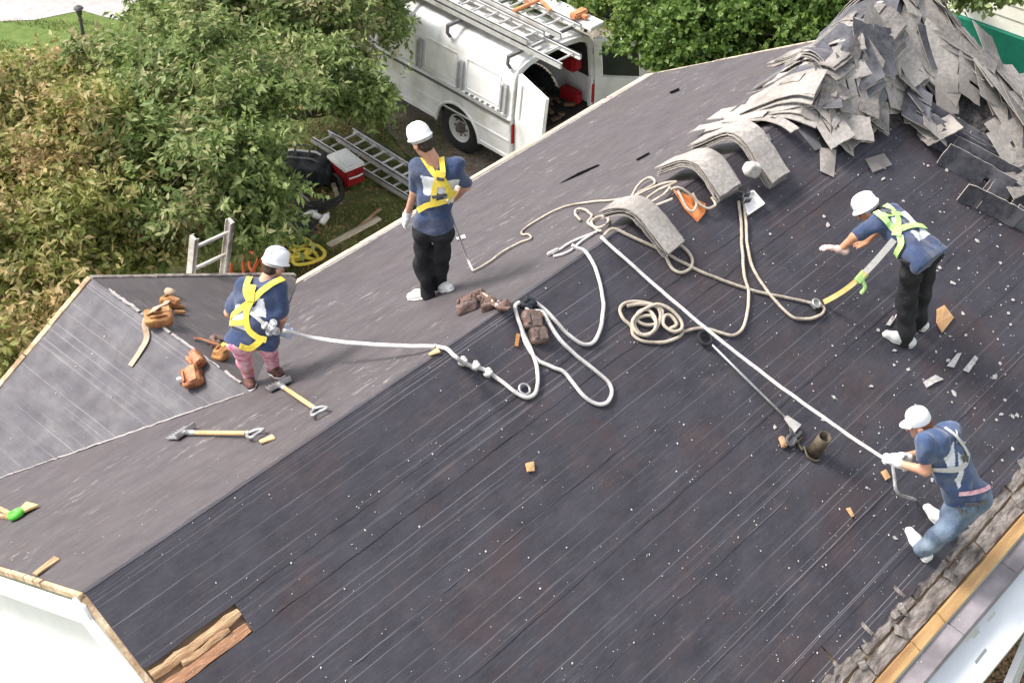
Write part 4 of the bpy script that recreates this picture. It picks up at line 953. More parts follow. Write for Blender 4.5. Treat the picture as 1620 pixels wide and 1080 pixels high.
def helmet(c, R, parent, cap=False, m='helmet'):
    x, y, z = R; ax_, ay_ = (.091, .112) if not cap else (.082, .097)
    pr = [(1.09, -.004), (1.09, .004), (1.0, .014), (1.0, .032), (.965, .060), (.84, .090), (.62, .110), (.34, .121), (.12, .125), (0, .126)] if not cap else [(1.0, -.012), (1.01, .0), (1.0, .03), (.94, .066), (.80, .092), (.56, .110), (.3, .117), (0, .119)]
    seg = 36; V = []; 
    for k, (r_, h_) in enumerate(pr):
        for i in range(seg):
            a = 2*math.pi*i/seg; f = 1.0
            if not cap and k < 2: f = 1+.16*max(0, math.sin(a))**3
            V.append(c+x*(ax_*r_*math.cos(a))+y*(ay_*r_*f*math.sin(a))+z*(h_-(.012*max(0, math.sin(a))**3 if (k < 2 and not cap) else 0)))
    Fc = [(k*seg+i, k*seg+(i+1) % seg, (k+1)*seg+(i+1) % seg, (k+1)*seg+i) for k in range(len(pr)-1) for i in range(seg)]
    b = MB(); b.add(V, Fc)
    if not cap:
        inn = [(p+0) for p in V[:seg]]; b.add([c+(p-c)*.93+z*.004 for p in inn]+[c+z*.03+(p-c)*.80 for p in inn], [(i, seg+i, seg+(i+1) % seg, (i+1) % seg) for i in range(seg)])
        b.add([(p-c)*.985+c for p in V[:seg]]+[c+(p-c)*.93+z*.004 for p in V[:seg]], [(i, seg+i, seg+(i+1) % seg, (i+1) % seg) for i in range(seg)])
        for off in (-.03, 0, .03):
            pts = []
            for t in np.linspace(-1.15, 1.15, 15):
                rr_ = math.cos(t); pts.append(c+x*off+y*(ay_*.99*math.sin(t))+z*(.126*max(0, math.cos(t))**.62*(1-abs(off)*1.1)+.001))
            b.tube(pts, .006, 6)
    h = b.build('hard_hat' if not cap else 'cap', m, parent, True)
    if not cap:
        b = MB(); pts = [c+x*.088*math.cos(a)+y*.108*math.sin(a)-z*.012 for a in np.linspace(math.pi*.95, math.pi*2.05, 20)]
        b.ribbon(pts, [unit(p-c) for p in pts], .035, .004); b.build('nape_strap', 'band', h)
    else:
        b = MB(); V = []
        for i in range(13):
            a = math.pi*(.18+.64*i/12); V += [c+x*ax_*.99*math.cos(a)+y*ay_*.99*math.sin(a), c+x*ax_*1.05*math.cos(a)+y*(ay_*.99*math.sin(a)+.062*math.sin(a)**2)-z*.018]
        b.add(V, [(2*i, 2*i+2, 2*i+3, 2*i+1) for i in range(12)]); b.add([p+z*.005 for p in map(np.array, V)], [(2*i+1, 2*i+3, 2*i+2, 2*i) for i in range(12)]); b.build('visor', m, h)
    return h
def person(label, ref, J2, face, look, lookup, feet, surf, nrm, mats, sc=1.0, hem=.10, sleeve=.80, hands={}, gloves={}, trouser=(.100, .074, .062, 1.0), prints=(), cap=False, bulk=1.0, seed=0, tc=.06, hw=.82):
    ref = np.array(ref); P = {k: J(v[0], v[1], v[2], ref) for k, v in J2.items()}
    root = empty('person', ref, label, 'person', 'roofers in navy shirts at work')
    sm = (P['shL']+P['shR'])/2; hm = (P['hipL']+P['hipR'])/2; spine = unit(sm-hm); fwd = np.array(face, float); fwd = unit(fwd-spine*(fwd@spine)); right = unit(P['shR']-P['shL'])
    print(label[:14], 'torso', round(float(np.linalg.norm(sm-hm)), 2), 'shw', round(float(np.linalg.norm(P['shR']-P['shL'])), 2),
          'legs', [round(float(np.linalg.norm(P['hip'+q]-P['kn'+q])), 2) for q in 'LR'], 'arm', [(round(float(np.linalg.norm(P['sh'+q]-P['el'+q])), 2), round(float(np.linalg.norm(P['el'+q]-P['wr'+q])), 2)) for q in 'LR'])
    ft = {}
    for q in 'LR':
        (hx, hy), (tx, ty) = feet[q]; lift = feet.get('lift'+q, 0.)
        h_ = surf(hx, hy, 0.); t_ = surf(tx, ty, 0.); d = unit(t_-h_); h_ = h_+np.array(nrm)*lift; ft[q] = (h_, d, unit(nrm)); P['an'+q] = h_+d*.045*sc+ZV*.075*sc
        print('  foot', q, 'shin', round(float(np.linalg.norm(P['kn'+q]-P['an'+q])), 2))
    body = SDF(.03); shirt = SDF(.045); tr = SDF(.035)
    def lerp(a, b, t): return a+(b-a)*t
    B_ = bulk*sc
    for q in 'LR':
        a = lerp(sm, P['sh'+q], .55)-spine*.05; w = lerp(hm, P['hip'+q], .62)+spine*.17; h_ = lerp(hm, P['hip'+q], .80)
        body.cap(a, w, .092*B_, .088*B_, .06); body.cap(w, h_, .088*B_, .098*B_, .06)
        shirt.cap(a+spine*.012, w, .112*B_, .110*B_, .07); hemP = lerp(hm, P['hip'+q], hw)-spine*hem; shirt.cap(w, hemP, .106*B_, max(.116, trouser[0]+.024)*B_, .06)
        body.cap(lerp(sm, P['sh'+q], .4), P['sh'+q], .06*sc, .062*sc, .04); body.cap(P['sh'+q], P['el'+q], .056*B_, .043*B_); body.cap(P['el'+q], P['wr'+q], .043*B_, .029*sc)
        shirt.cap(lerp(sm, P['sh'+q], .30)-spine*.005, P['sh'+q]+spine*.004, .064*sc, .076*sc, .045); shirt.cap(P['sh'+q]+spine*.002, lerp(P['sh'+q], P['el'+q], sleeve), .073*B_, .072*B_, .035)
        body.cap(P['hip'+q], P['kn'+q], .084*B_, .058*sc); body.cap(P['kn'+q], lerp(P['kn'+q], P['an'+q], .35), .056*sc, .056*sc); body.cap(lerp(P['kn'+q], P['an'+q], .35), P['an'+q], .056*sc, .036*sc)
        fh, fd, fn_ = ft[q]; body.cap(P['an'+q], fh+fd*.04*sc+fn_*.05, .036*sc, .036*sc); body.cap(fh+fd*.03*sc+fn_*.045, fh+fd*.20*sc+fn_*.035, .034*sc, .028*sc)
        t0, t1, t2, tl = trouser; ank = lerp(P['kn'+q], P['an'+q]-ZV*.02, tl)
        tr.cap(lerp(hm, P['hip'+q], .75)+spine*.05, P['hip'+q], t0*1.03*B_, t0*B_, .05); tr.cap(P['hip'+q], P['kn'+q], t0*B_, t1*sc); tr.cap(P['kn'+q], ank, t1*sc, t2*sc)
        tr.cap(hm+spine*.06, P['hip'+q], t0*B_, t0*B_, .05)
    body.cap(sm-spine*.1, hm, .085*B_, .09*B_, .06); shirt.cap(sm-spine*.08, hm-spine*hem, .10*B_, .115*B_, .06)
    shirt.cut(hm-spine*(hem+.045), -spine); tr.cut(hm-spine*(hem-tc), spine) if tc < .5 else tr.cut(hm+ZV*.03, ZV+spine*.35)
    # head
    hc = P['head']; fy = unit(look); uz = np.array(lookup, float); uz = unit(uz-fy*(uz@fy)); fx = np.cross(fy, uz); R = np.array([fx, fy, uz])
    body.cap(sm+spine*.0, hc-uz*.05*sc-fy*.02, .062*sc, .056*sc, .03)
    body.ell(hc+uz*.022*sc-fy*.008, R, np.array([.071, .089, .094])*sc, .02); body.ell(hc-uz*.052*sc+fy*.026*sc, R, np.array([.054, .062, .058])*sc, .03)
    body.cap(hc+fy*.088*sc+uz*.012*sc, hc+fy*.106*sc-uz*.026*sc, .010*sc, .015*sc, .012); body.cap(hc+fy*.078*sc-uz*.055*sc-fx*.016, hc+fy*.078*sc-uz*.055*sc+fx*.016, .010*sc, .010*sc, .01)
    body.cap(hc+fy*.08*sc+uz*.032*sc-fx*.035, hc+fy*.08*sc+uz*.032*sc+fx*.035, .012*sc, .012*sc, .015); body.cap(hc+fy*.07*sc-uz*.095*sc, hc+fy*.06*sc-uz*.085*sc, .022*sc, .022*sc, .03)
    for q in (-1, 1): body.ell(hc+fx*q*.077*sc-fy*.005-uz*.008*sc, R, np.array([.013, .026, .033])*sc, .008)
    for q, (dv, pn, cu) in hands.items(): hand_prims(body, P['wr'+q], dv, pn, 1 if q == 'R' else -1, cu, 0., .4, sc)
    body_o = sdf_obj('body', body, .0085, mats['skin'], root)
    for q in (-1, 1):
        b = MB(); c = hc+fy*.083*sc+fx*q*.031*sc+uz*.010*sc; b.lathe([(0, -.011), (.008, -.008), (.011, 0), (.008, .008), (0, .011)], c, fy, 10); b.build('eye', 'dkhard', body_o, True)
    hr = SDF(.02); hr.ell(hc+uz*.024*sc-fy*.012, R, np.array([.076, .091, .095])*sc); hr.ell(hc-uz*.035*sc-fy*.045*sc, R, np.array([.066, .052, .05])*sc); hr.cut(hc+fy*.015+uz*.0, fy*.9-uz*.55)
    sdf_obj('hair', hr, .011, mats['hair'], root, .0025, 60)
    helmet(hc+uz*.048*sc-fy*.004, R, root, cap, 'capwhite' if cap else 'helmet')
    # trousers, shirt with its print
    sdf_obj('trousers', tr, .0115, mats['trousers'], root, .009 if mats['trousers'] != 'pink' else .004, 13, seed)
    V, Q = shirt.mesh(.0105, .0085, 14, seed+3); me = npmesh('shirt', V, Q)
    cen = V[Q].mean(1); rel = cen-sm; u = rel@right/.2; v = -(rel@spine); bk = -(rel@fwd); mi = np.zeros(len(Q), np.int32)
    for (u0, u1, v0, v1, fq, th) in prints:
        w = np.sin(u*fq*2.3+1.3*np.sin(v*fq*9))+np.sin(v*fq*13+u*fq*.7+seed)+.7*np.sin(u*fq*5.1-v*fq*7)
        mi[(u > u0) & (u < u1) & (v > v0) & (v < v1) & (bk > .02) & (w > th)] = 1
    me.polygons.foreach_set('material_index', mi); so_ = link('shirt', me, [mats['shirt'], 'print'], root, True)
    for q in 'LR':
        fh, fd, fn_ = ft[q]; s = SDF(.025); L_ = .275*sc
        s.cap(fh+fn_*.050+fd*.01, fh+fd*L_*.62+fn_*.046, .043*sc, .048*sc); s.cap(fh+fd*L_*.6+fn_*.044, fh+fd*L_*.93+fn_*.036, .046*sc, .036*sc); s.cap(fh+fd*.02+fn_*.06, P['an'+q]+ZV*.01, .043*sc, .042*sc); s.cut(fh+fn_*.012, -fn_)
        sh = sdf_obj('shoe', s, .0085, mats['shoe'], root)
        s = SDF(.02); s.cap(fh+fn_*.03+fd*.005, fh+fd*L_*.62+fn_*.03, .045*sc, .051*sc); s.cap(fh+fd*L_*.6+fn_*.03, fh+fd*L_*.95+fn_*.03, .049*sc, .036*sc); s.cut(fh+fn_*.026, fn_); s.cut(fh+fn_*.003, -fn_)
        sdf_obj('sole', s, .0085, 'sole', sh)
    for q, gm in gloves.items():
        g = SDF(.006); dv, pn, cu = hands[q]; hand_prims(g, P['wr'+q], dv, pn, 1 if q == 'R' else -1, cu, .0045, .4, sc); g.cap(P['wr'+q]-unit(dv)*.05, P['wr'+q]+unit(dv)*.02, .036*sc, .036*sc, .02)
        sdf_obj('glove', g, .008, gm, root)
    allb = SDF(.02); allb.p = shirt.p+tr.p
    return root, allb, P, so_
def march(s, px, py, tmin, tmax):
    d = ray(px, py); t = tmin
    for _ in range(80):
        X = CAM+d*t; v = float(s.eval(X[None])[0])
        if v < .002: return X
        t += max(.003, v*.8)
        if t > tmax: return None
def grad(s, X, e=.004):
    g = np.array([float(s.eval((X+np.eye(3)[i]*e)[None])[0]-s.eval((X-np.eye(3)[i]*e)[None])[0]) for i in range(3)]); return g/(np.linalg.norm(g)+1e-9)
def strap(root, s, px, m, w=.045, name='harness_strap', closed=False, off=.012, n=7):
    d0 = float(np.linalg.norm(np.array(root.location)-CAM)); pts = catmull([(x, y, 0) for x, y in px], n, closed); P, N = [], []
    b = MB()
    def flush():
        nonlocal P, N
        if len(P) > 2: b.ribbon(P, N, w, .005)
        P, N = [], []
    for p in pts:
        X = march(s, p[0], p[1], d0-1.6, d0+1.2)
        if X is None: flush(); continue
        g = grad(s, X); 
        if P and np.linalg.norm(X+g*off-P[-1]) > .15: flush()
        P.append(X+g*off); N.append(g)
    flush()
    if b.v: return b.build(name, m, root)
def zs(s, o, k): return [(o[0]+x/k, o[1]+y/k) for x, y in s]

# --- worker in black trousers, standing with his back to us
k2, o2 = 523/150., (620, 180)
q2 = lambda x, y, d: (o2[0]+x/k2, o2[1]+y/k2, d)
ref2 = B(684, 470)
w2, s2, P2, sh2 = person('person standing near the back eave in black trousers, yellow harness on the back', ref2,
  dict(head=q2(166, 158, .03), shL=q2(140, 292, .05), shR=q2(352, 292, -.04), elL=q2(124, 430, .06), wrL=q2(84, 560, .14), elR=q2(412, 398, -.0), wrR=q2(352, 462, .22), hipL=q2(172, 655, .03), hipR=q2(282, 650, -.03), knL=q2(168, 815, .05), knR=q2(272, 790, .02)),
  W3(-.35, .93, 0), W3(-.62, .62, -.48), W3(-.25, .2, .95), dict(L=((683, 471), (658, 474)), R=((690, 460), (716, 461))), B, NB,
  dict(skin='skin', hair='hair', shirt='navy', trousers='black', shoe='shoe'), hem=-.075, sleeve=.82, bulk=.80, tc=.10,
  hands=dict(L=(W3(-.3, .15, -.9), W3(.7, .3, -.1), .45), R=(W3(-.5, .6, -.3), W3(-.6, -.2, 0), .6)), gloves=dict(L='glove'), trouser=(.100, .074, .062, 1.0), prints=((-.62, .95, .05, .30, 1.0, .05),), seed=1)
for L_ in ([(172, 248), (205, 290), (238, 330), (262, 352)], [(272, 228), (282, 285), (284, 330), (272, 356)], [(258, 352), (240, 400), (230, 480), (222, 500)], [(284, 352), (305, 400), (318, 445), (310, 470)], [(150, 530), (190, 505), (250, 490), (318, 470)]):
    strap(w2, s2, zs(L_, o2, k2), 'yellow', .048)
strap(w2, s2, zs([(246, 330), (292, 340)], o2, k2), 'yellow', .075, 'dorsal_pad'); strap(w2, s2, zs([(255, 385), (290, 380)], o2, k2), 'yellow', .06, 'dorsal_pad')
strap(w2, s2, zs([(252, 352), (290, 356)], o2, k2), 'dkhard', .03, 'buckle', off=.02); strap(w2, s2, zs([(226, 455), (300, 440)], o2, k2), 'dkhard', .028, 'buckle', off=.017); strap(w2, s2, zs([(300, 415), (345, 440)], o2, k2), 'yellow', .05, 'dorsal_pad', off=.02)

# --- worker in pink leggings, bending over at the gable
k1, o1 = 771/200., (330, 380)
q1 = lambda x, y, d: (o1[0]+x/k1, o1[1]+y/k1, d)
ref1 = B(425, 606)
w1, s1, P1, sh1 = person('person in pink patterned leggings and a white hard hat leaning forward beside the valley', ref1,
  dict(head=q1(400, 162, .24), shL=q1(222, 292, .16), shR=q1(420, 292, .10), elL=q1(130, 440, .16), wrL=q1(215, 540, .34), elR=q1(448, 462, .0), wrR=q1(432, 552, .10), hipL=q1(190, 612, -.06), hipR=q1(350, 598, -.06), knL=q1(218, 735, .10), knR=q1(378, 700, .12)),
  W3(.25, .85, -.4), W3(.65, .55, -.5), W3(.25, .35, .9), dict(L=((396, 607), (402, 622)), R=((434, 592), (454, 602))), B, NB,
  dict(skin='skin', hair='hair', shirt='navy', trousers='pink', shoe='shoe_dk'), sc=.95, hem=.01, hw=1.0, sleeve=.78,
  hands=dict(R=(W3(.75, .2, -.5), W3(-.3, .6, -.2), .9), L=(W3(.5, .6, -.4), W3(.3, .2, -.4), .9)), gloves=dict(R='glove_blue', L='glove_blue'), trouser=(.094, .066, .054, .72), prints=((-1.3, -.45, .02, .34, .8, .1), (-.4, .35, .05, .2, 1.2, .9)), seed=5, bulk=1.06, tc=-.03)
for L_ in ([(252, 232), (235, 275), (232, 320), (250, 360), (262, 372)], [(450, 240), (395, 265), (335, 305), (280, 355), (262, 372)], [(262, 372), (240, 420), (232, 480), (248, 545), (300, 590), (352, 606)], [(250, 380), (190, 425), (130, 480), (85, 515)], [(85, 505), (140, 503), (215, 500)], [(190, 640), (250, 655), (305, 622), (330, 590)]):
    strap(w1, s1, zs(L_, o1, k1), 'yellow', .050)
strap(w1, s1, zs([(232, 290), (290, 300)], o1, k1), 'yellow', .06, 'dorsal_pad'); strap(w1, s1, zs([(238, 340), (285, 345)], o1, k1), 'yellow', .075, 'dorsal_pad', off=.02)
strap(w1, s1, zs([(262, 440), (310, 480), (352, 520)], o1, k1), 'strap_grey', .03, 'lanyard_leg', off=.02)
b = MB()
for dx, dy, dd in ((345, 520, -.16), (385, 530, -.18), (412, 555, -.16), (372, 560, -.17), (395, 505, -.15)):
    P = J(o1[0]+dx/k1, o1[1]+dy/k1, dd, ref1); a = random.random()*3; b.frame_box(P, (math.cos(a), math.sin(a), .4), (-math.sin(a), math.cos(a), 0), (-.3, 0, 1), .032, .016, .012, bev=.005)
    b.tube(catmull([P+.026*(math.cos(t)*_r+math.sin(t)*_u) for t in np.linspace(0, 6.28, 9)[:-1]], 3, True), .006, 6, closed=True)
b.build('karabiners', 'vangrey', w1)['kind'] = 'stuff'

# --- worker bending over with the lime harness
k3, o3 = 849/220., (1290, 290)
q3 = lambda x, y, d: (o3[0]+x/k3, o3[1]+y/k3, d)
ref3 = F(1428, 542)
w3, s3, P3, sh3 = person('person in black trousers and lime green harness bending forward with one arm stretched out', ref3,
  dict(head=q3(325, 165, .32), shL=q3(395, 235, .12), shR=q3(470, 178, .42), elL=q3(240, 325, .12), wrL=q3(150, 405, .12), elR=q3(390, 280, .50), wrR=q3(330, 340, .50), hipL=q3(598, 440, -.10), hipR=q3(700, 405, .08), knL=q3(560, 700, .0), knR=q3(645, 660, .20)),
  W3(-.5, .1, -.85), W3(-.75, .1, -.62), W3(-.62, .2, .72), dict(L=((1438, 546), (1400, 531)), R=((1458, 520), (1430, 508))), F, NF,
  dict(skin='skin_tan', hair='hair', shirt='navy', trousers='charcoal', shoe='shoe'), hem=.075, hw=.92, bulk=.94, sleeve=.80,
  hands=dict(L=(W3(-.85, .1, .15), W3(-.1, -.3, -.9), .35), R=(W3(-.6, .2, -.6), W3(-.6, 0, -.3), .6)), gloves=dict(L='glove_pink'), trouser=(.104, .086, .082, 1.0), prints=((-.95, .95, .06, .36, .8, -.35),), seed=9, tc=1.)
for L_ in ([(372, 180), (415, 215), (455, 258), (492, 290)], [(430, 140), (475, 175), (500, 225), (495, 290)], [(495, 290), (560, 268), (620, 262), (690, 280)], [(515, 320), (525, 370), (500, 430), (478, 480), (478, 545)], [(395, 345), (415, 395), (430, 420)], [(478, 545), (500, 570)]):
    strap(w3, s3, zs(L_, o3, k3), 'lime', .055)
strap(w3, s3, zs([(400, 200), (480, 190), (520, 195)], o3, k3), 'lime', .05); strap(w3, s3, zs([(470, 285), (525, 300)], o3, k3), 'lime', .085, 'dorsal_pad', off=.02); strap(w3, s3, zs([(420, 185), (455, 190)], o3, k3), 'dkhard', .03, 'buckle', off=.02)

# --- crouching worker in jeans by the front eave
k4, o4 = 771/200., (1380, 630)
q4 = lambda x, y, d: (o4[0]+x/k4, o4[1]+y/k4, d)
ref4 = F(1462, 874)
w4, s4, P4, sh4 = person('person in blue jeans and white cap crouching at the front eave, pulling a rope', ref4,
  dict(head=q4(290, 158, .18), shL=q4(325, 265, -.02), shR=q4(475, 205, .26), elL=q4(325, 440, -.05), wrL=q4(168, 398, .06), elR=q4(330, 330, .34), wrR=q4(190, 355, .22), hipL=q4(540, 640, .00), hipR=q4(640, 600, .20), knL=q4(452, 795, -.14), knR=q4(505, 765, .10)),
  W3(-.8, .2, -.45), W3(-.88, .15, -.42), W3(-.35, .1, .93), dict(L=((1462, 884), (1438, 846)), R=((1496, 842), (1470, 812))), F, NF,
  dict(skin='skin', hair='hair_red', shirt='navy_faded', trousers='denim', shoe='shoe'), hem=-.02, sleeve=.55, cap=True,
  hands=dict(L=(W3(-.75, .15, .35), W3(-.1, .3, -.9), 1.0), R=(W3(-.75, -.1, .25), W3(.1, -.6, -.6), 1.0)), gloves=dict(L='glove', R='glove'), trouser=(.110, .092, .074, 1.0), prints=((-.75, .25, .06, .24, .9, -.2), (.45, .85, .04, .44, 1.4, .2)), seed=14, tc=.14)
strap(w4, s4, zs([(360, 425), (430, 430), (500, 430), (550, 410), (572, 375), (575, 330)], o4, k4), 'strap_grey', .045)
strap(w4, s4, zs([(440, 185), (500, 230), (545, 285), (572, 335)], o4, k4), 'strap_grey', .03); strap(w4, s4, zs([(535, 350), (570, 372)], o4, k4), 'dkhard', .05, 'buckle', off=.02)
strap(w4, s4, zs([(525, 575), (600, 572), (660, 560), (705, 540)], o4, k4), 'pink', .035, 'shirt_tail', off=.016); strap(w4, s4, zs([(560, 640), (620, 645), (685, 625)], o4, k4), 'dkhard', .03, 'belt', off=.012)
strap(w4, s4, zs([(520, 655), (550, 690), (575, 690)], o4, k4), 'dkhard', .035, 'pocket', off=.010)
# ================================================================== SHINGLES
def fixo(o):
    bm = bmesh.new(); bm.from_mesh(o.data); bmesh.ops.recalc_face_normals(bm, faces=bm.faces); bm.to_mesh(o.data); bm.free(); return o
def sheet_mesh(name, fn, L=1.0, Wd=.33, th=.005, nu=14, nv=4, tabs=True, seed=0, ragged=.012):
    """three-tab shingle: top granules (mat 0), black back (1), pale cut edge (2); fn(u, v, h) -> world"""
    r = random.Random(seed); V, Fc, mi = [], [], []
    us = list(np.linspace(-L/2, L/2, nu)); vs = [-Wd/2+Wd*k/nv for k in range(nv+1)]
    jit = {(i, j): ((r.uniform(-1, 1)*ragged if i in (0, nu-1) else 0), (r.uniform(-1, 1)*ragged if j in (0, nv) else 0)) for i in range(nu) for j in range(nv+1)}
    slots = {i for i in range(nu-1) if tabs and any(abs((us[i]+us[i+1])/2-c) < L/(nu-1)/2+1e-6 for c in (-L/6, L/6))}
    idx = {}
    for lay, h in ((0, th), (1, 0.)):
        for i in range(nu):
            for j in range(nv+1):
                ju, jv = jit[(i, j)]; idx[(lay, i, j)] = len(V); V.append(fn(us[i]+ju, vs[j]+jv, h))
    def hole(i, j): return j < nv//2 and i in slots and r.random() < 2
    cells = [(i, j) for i in range(nu-1) for j in range(nv) if not (j < nv/2 and i in slots and (i*7+seed) % 3)]
    cs = set(cells)
    for i, j in cells:
        a, b_, c, d = (i, j), (i+1, j), (i+1, j+1), (i, j+1)
        Fc.append([idx[(0, *q)] for q in (a, b_, c, d)]); mi.append(0); Fc.append([idx[(1, *q)] for q in (d, c, b_, a)]); mi.append(1)
        for (di, dj, p, q) in ((-1, 0, d, a), (1, 0, b_, c), (0, -1, a, b_), (0, 1, c, d)):
            if (i+di, j+dj) not in cs: Fc.append([idx[(1, *p)], idx[(1, *q)], idx[(0, *q)], idx[(0, *p)]]); mi.append(2)
    return mesh(name, V, Fc, mi)
SHM = lambda pale: ['shingle_b' if pale else 'shingle', 'shingle_back', 'shingle_edge']
# --- three bundles bent over the ridge
def bundle(xc, lb, lf, width, layers, arch, yaw, label, seed, tw=.0):
    root = empty('shingle_bundle', (xc, 0, arch), label, 'shingle bundle', 'shingle bundles bent over the ridge'); r = random.Random(seed); c, s = math.cos(yaw), math.sin(yaw)
    for k in range(layers):
        sl_, sw = r.uniform(-.045, .045), r.gauss(0, .014); tilt = r.uniform(-.004, .004); grow = r.uniform(-.02, .015)
        def fn(u, v, h, k=k, sl_=sl_, sw=sw, tilt=tilt, grow=grow):
            t = (u+.5); y = -lf-grow+(lb+lf+2*grow)*t+sl_*.5                      # front (-y) to back (+y)
            rad = .13; yy = math.sqrt(y*y+rad*rad)-rad; z = -TA*yy+arch*math.exp(-(y/.30)**2)+.004
            n = np.array([0, TA*y/math.sqrt(y*y+rad*rad), 1.]); n /= np.linalg.norm(n)
            p = np.array([v+sw, y, z])+n*(k*.0092+h+tilt*(v/.15)); x_, y_ = p[0]*c-p[1]*s, p[0]*s+p[1]*c
            return np.array([xc+x_+tw*y, y_, p[2]+(0)])
        me = sheet_mesh('shingle', fn, 1.0, width, .0062, 15, 3, False, seed*31+k, .007); fixo(link('shingle', me, SHM(k == layers-1), root))
bundle(ridge_x(1004)+.02, .27, .38, .25, 9, .10, .06, 'small bent shingle bundle nearest the standing roofer, folded over the ridge', 1)
bundle(ridge_x(1110), .38, .30, .28, 10, .12, -.08, 'middle shingle bundle draped over the ridge with the white jug beside it', 2)
bundle(ridge_x(1172), .46, .42, .26, 9, .15, -.03, 'long bent shingle bundle on the ridge, closest to the big heap', 3)
# --- the heap at the far end of the ridge
BUMP = [(9.50, .12, .46, .52, .52), (8.50, .08, .26, .42, .42), (9.0, -.15, .22, .25, .25), (10.15, -.05, .34, .40, .7), (9.9, .45, .2, .25, .3), (10.2, -.9, .20, .35, .6), (10.1, -1.9, .14, .40, .6)]
def heap(x, y): return roofz(x, math.sqrt(y*y+.03)-.1)+sum(h*math.exp(-((x-a)/sx)**2-((y-b_)/sy)**2) for a, b_, h, sx, sy in BUMP)
nx_, ny_ = 60, 70; V = []
for j in range(ny_):
    for i in range(nx_):
        x = 7.75+3.1*i/(nx_-1); y = 1.35-4.4*j/(ny_-1); V.append((x, y, heap(x, y)-.035+.05*mnoise.noise((x*5, y*5, 0))-.05))
o = link('shingle_rubble', mesh('shingle_rubble', V, [(j*nx_+i, (j+1)*nx_+i, (j+1)*nx_+i+1, j*nx_+i+1) for j in range(ny_-1) for i in range(nx_-1)]), 'rubble', None, True); tag(o, 'dark crushed shingle rubble under the heap', None, None, 'stuff')
rh = random.Random(21); HG_ = 'torn shingles heaped on the far end of the roof'; HL = 'torn grey shingle lying in the big heap at the far end of the ridge'
def heap_sheet(x, y, rot, layer, L=1.0, Wd=.33, tilt=(0, 0), curl=0., pale=False, stiff=0., seed=0, sag=1.0, lab=HL, flip=False):
    c, s = math.cos(rot), math.sin(rot); z0 = heap(x, y); e = .08
    gx_, gy_ = (heap(x+e, y)-heap(x-e, y))/(2*e), (heap(x, y+e)-heap(x, y-e))/(2*e)
    def fn(u, v, h):
        X, Y = x+u*c-v*s, y+u*s+v*c; zc = heap(X, Y); zp = z0+gx_*(X-x)+gy_*(Y-y); z = zc*(1-stiff)+zp*stiff
        return np.array([X, Y, z+layer+h+tilt[0]*u+tilt[1]*v+curl*u*u+.012*math.sin(u*4+seed)])
    me = sheet_mesh('shingle_sheet', fn, L, Wd, .010, 15, 4, rh.random() < .5, seed, .005); o = fixo(link('shingle_sheet', me, SHM(pale) if not flip else ['shingle_back', 'shingle', 'shingle_edge']))
    return tag(o, lab, 'shingle', HG_)
sd = 0
# stacks draped across the ridge: long strips lying one on another, their pale cut edges showing as bands
spots = [(8.15, .22, 1.7), (8.3, .30, 1.6), (8.42, .0, 1.7), (8.6, .15, 1.55), (8.66, -.12, 1.4), (8.85, .35, 1.7), (8.88, -.05, 1.6), (8.98, -.22, 1.75), (9.15, .2, 1.45), (9.2, -.14, 1.62), (9.35, .5, 1.5), (9.42, .05, 1.7), (9.5, -.28, 1.5), (9.62, .3, 1.6), (9.7, -.1, 1.42), (9.82, -.5, 1.7), (9.9, .55, 1.55), (9.95, .15, 1.66), (10.05, -.25, 1.5), (10.15, -.6, 1.8), (10.2, .4, 1.45), (10.3, .0, 1.6), (10.4, -.4, 1.7), (10.48, .3, 1.55), (10.5, -.1, 1.45), (10.35, -.9, 1.8), (10.5, -.75, 1.5), (9.3, .75, 1.3), (9.8, .85, 1.6)]
for (x, y, rot) in spots:
    n = rh.randint(4, 7); gap = rh.choice([.016, .02, .026, .034]); L = rh.uniform(.5, .85); Wd = rh.uniform(.25, .33); st = (rh.gauss(0, .10), rh.gauss(0, .16)); stf = rh.uniform(.1, .6); rot += rh.gauss(0, .18); drk = rh.random() < .40; cu = rh.uniform(-.25, .15)
    for k in range(n):
        heap_sheet(x+rh.gauss(0, .018), y+rh.gauss(0, .035), rot+rh.gauss(0, .05), .012+k*gap, L*rh.uniform(.9, 1.04), Wd*rh.uniform(.94, 1.04), (st[0]+rh.gauss(0, .02), st[1]+rh.gauss(0, .03)), cu+rh.uniform(-.05, .05), rh.random() < .5, stf, sd, flip=drk or rh.random() < .2); sd += 1
# loose pieces tumbling down the front foot of the heap
for q in range(52):
    x = rh.uniform(8.15, 9.45) if q < 38 else rh.uniform(9.3, 10.5); y = rh.uniform(-.50, -.12) if x < 9.3 else rh.uniform(-1.0, -.3)
    heap_sheet(x, y, rh.uniform(0, 3.14), rh.uniform(.04, .16), rh.choice([.26, .30, .33, .36, .45]), rh.uniform(.18, .32), (rh.gauss(0, .35), rh.gauss(0, .35)), rh.uniform(-.2, .4), rh.random() < .5, .9, 500+q, flip=rh.random() < .2)
for q in range(34):     # narrow curled strips
    x, y = rh.uniform(8.2, 10.5), rh.uniform(-.25, .5); heap_sheet(x, y, rh.gauss(1.55, .5), rh.uniform(.10, .17), rh.uniform(.3, .6), rh.uniform(.05, .13), (rh.gauss(0, .08), rh.gauss(0, .3)), rh.uniform(-.2, .2), rh.random() < .6, .15, 700+q)
for q in range(13):     # thin strips fanning off the low left end
    x, y = rh.uniform(7.75, 8.2), rh.uniform(.05, .6); heap_sheet(x, y, 1.95+rh.gauss(0, .18), rh.uniform(.01, .07), rh.uniform(.6, .95), rh.uniform(.10, .22), (rh.gauss(0, .03), rh.gauss(0, .06)), rh.uniform(-.03, .10), True, .3, 800+q)
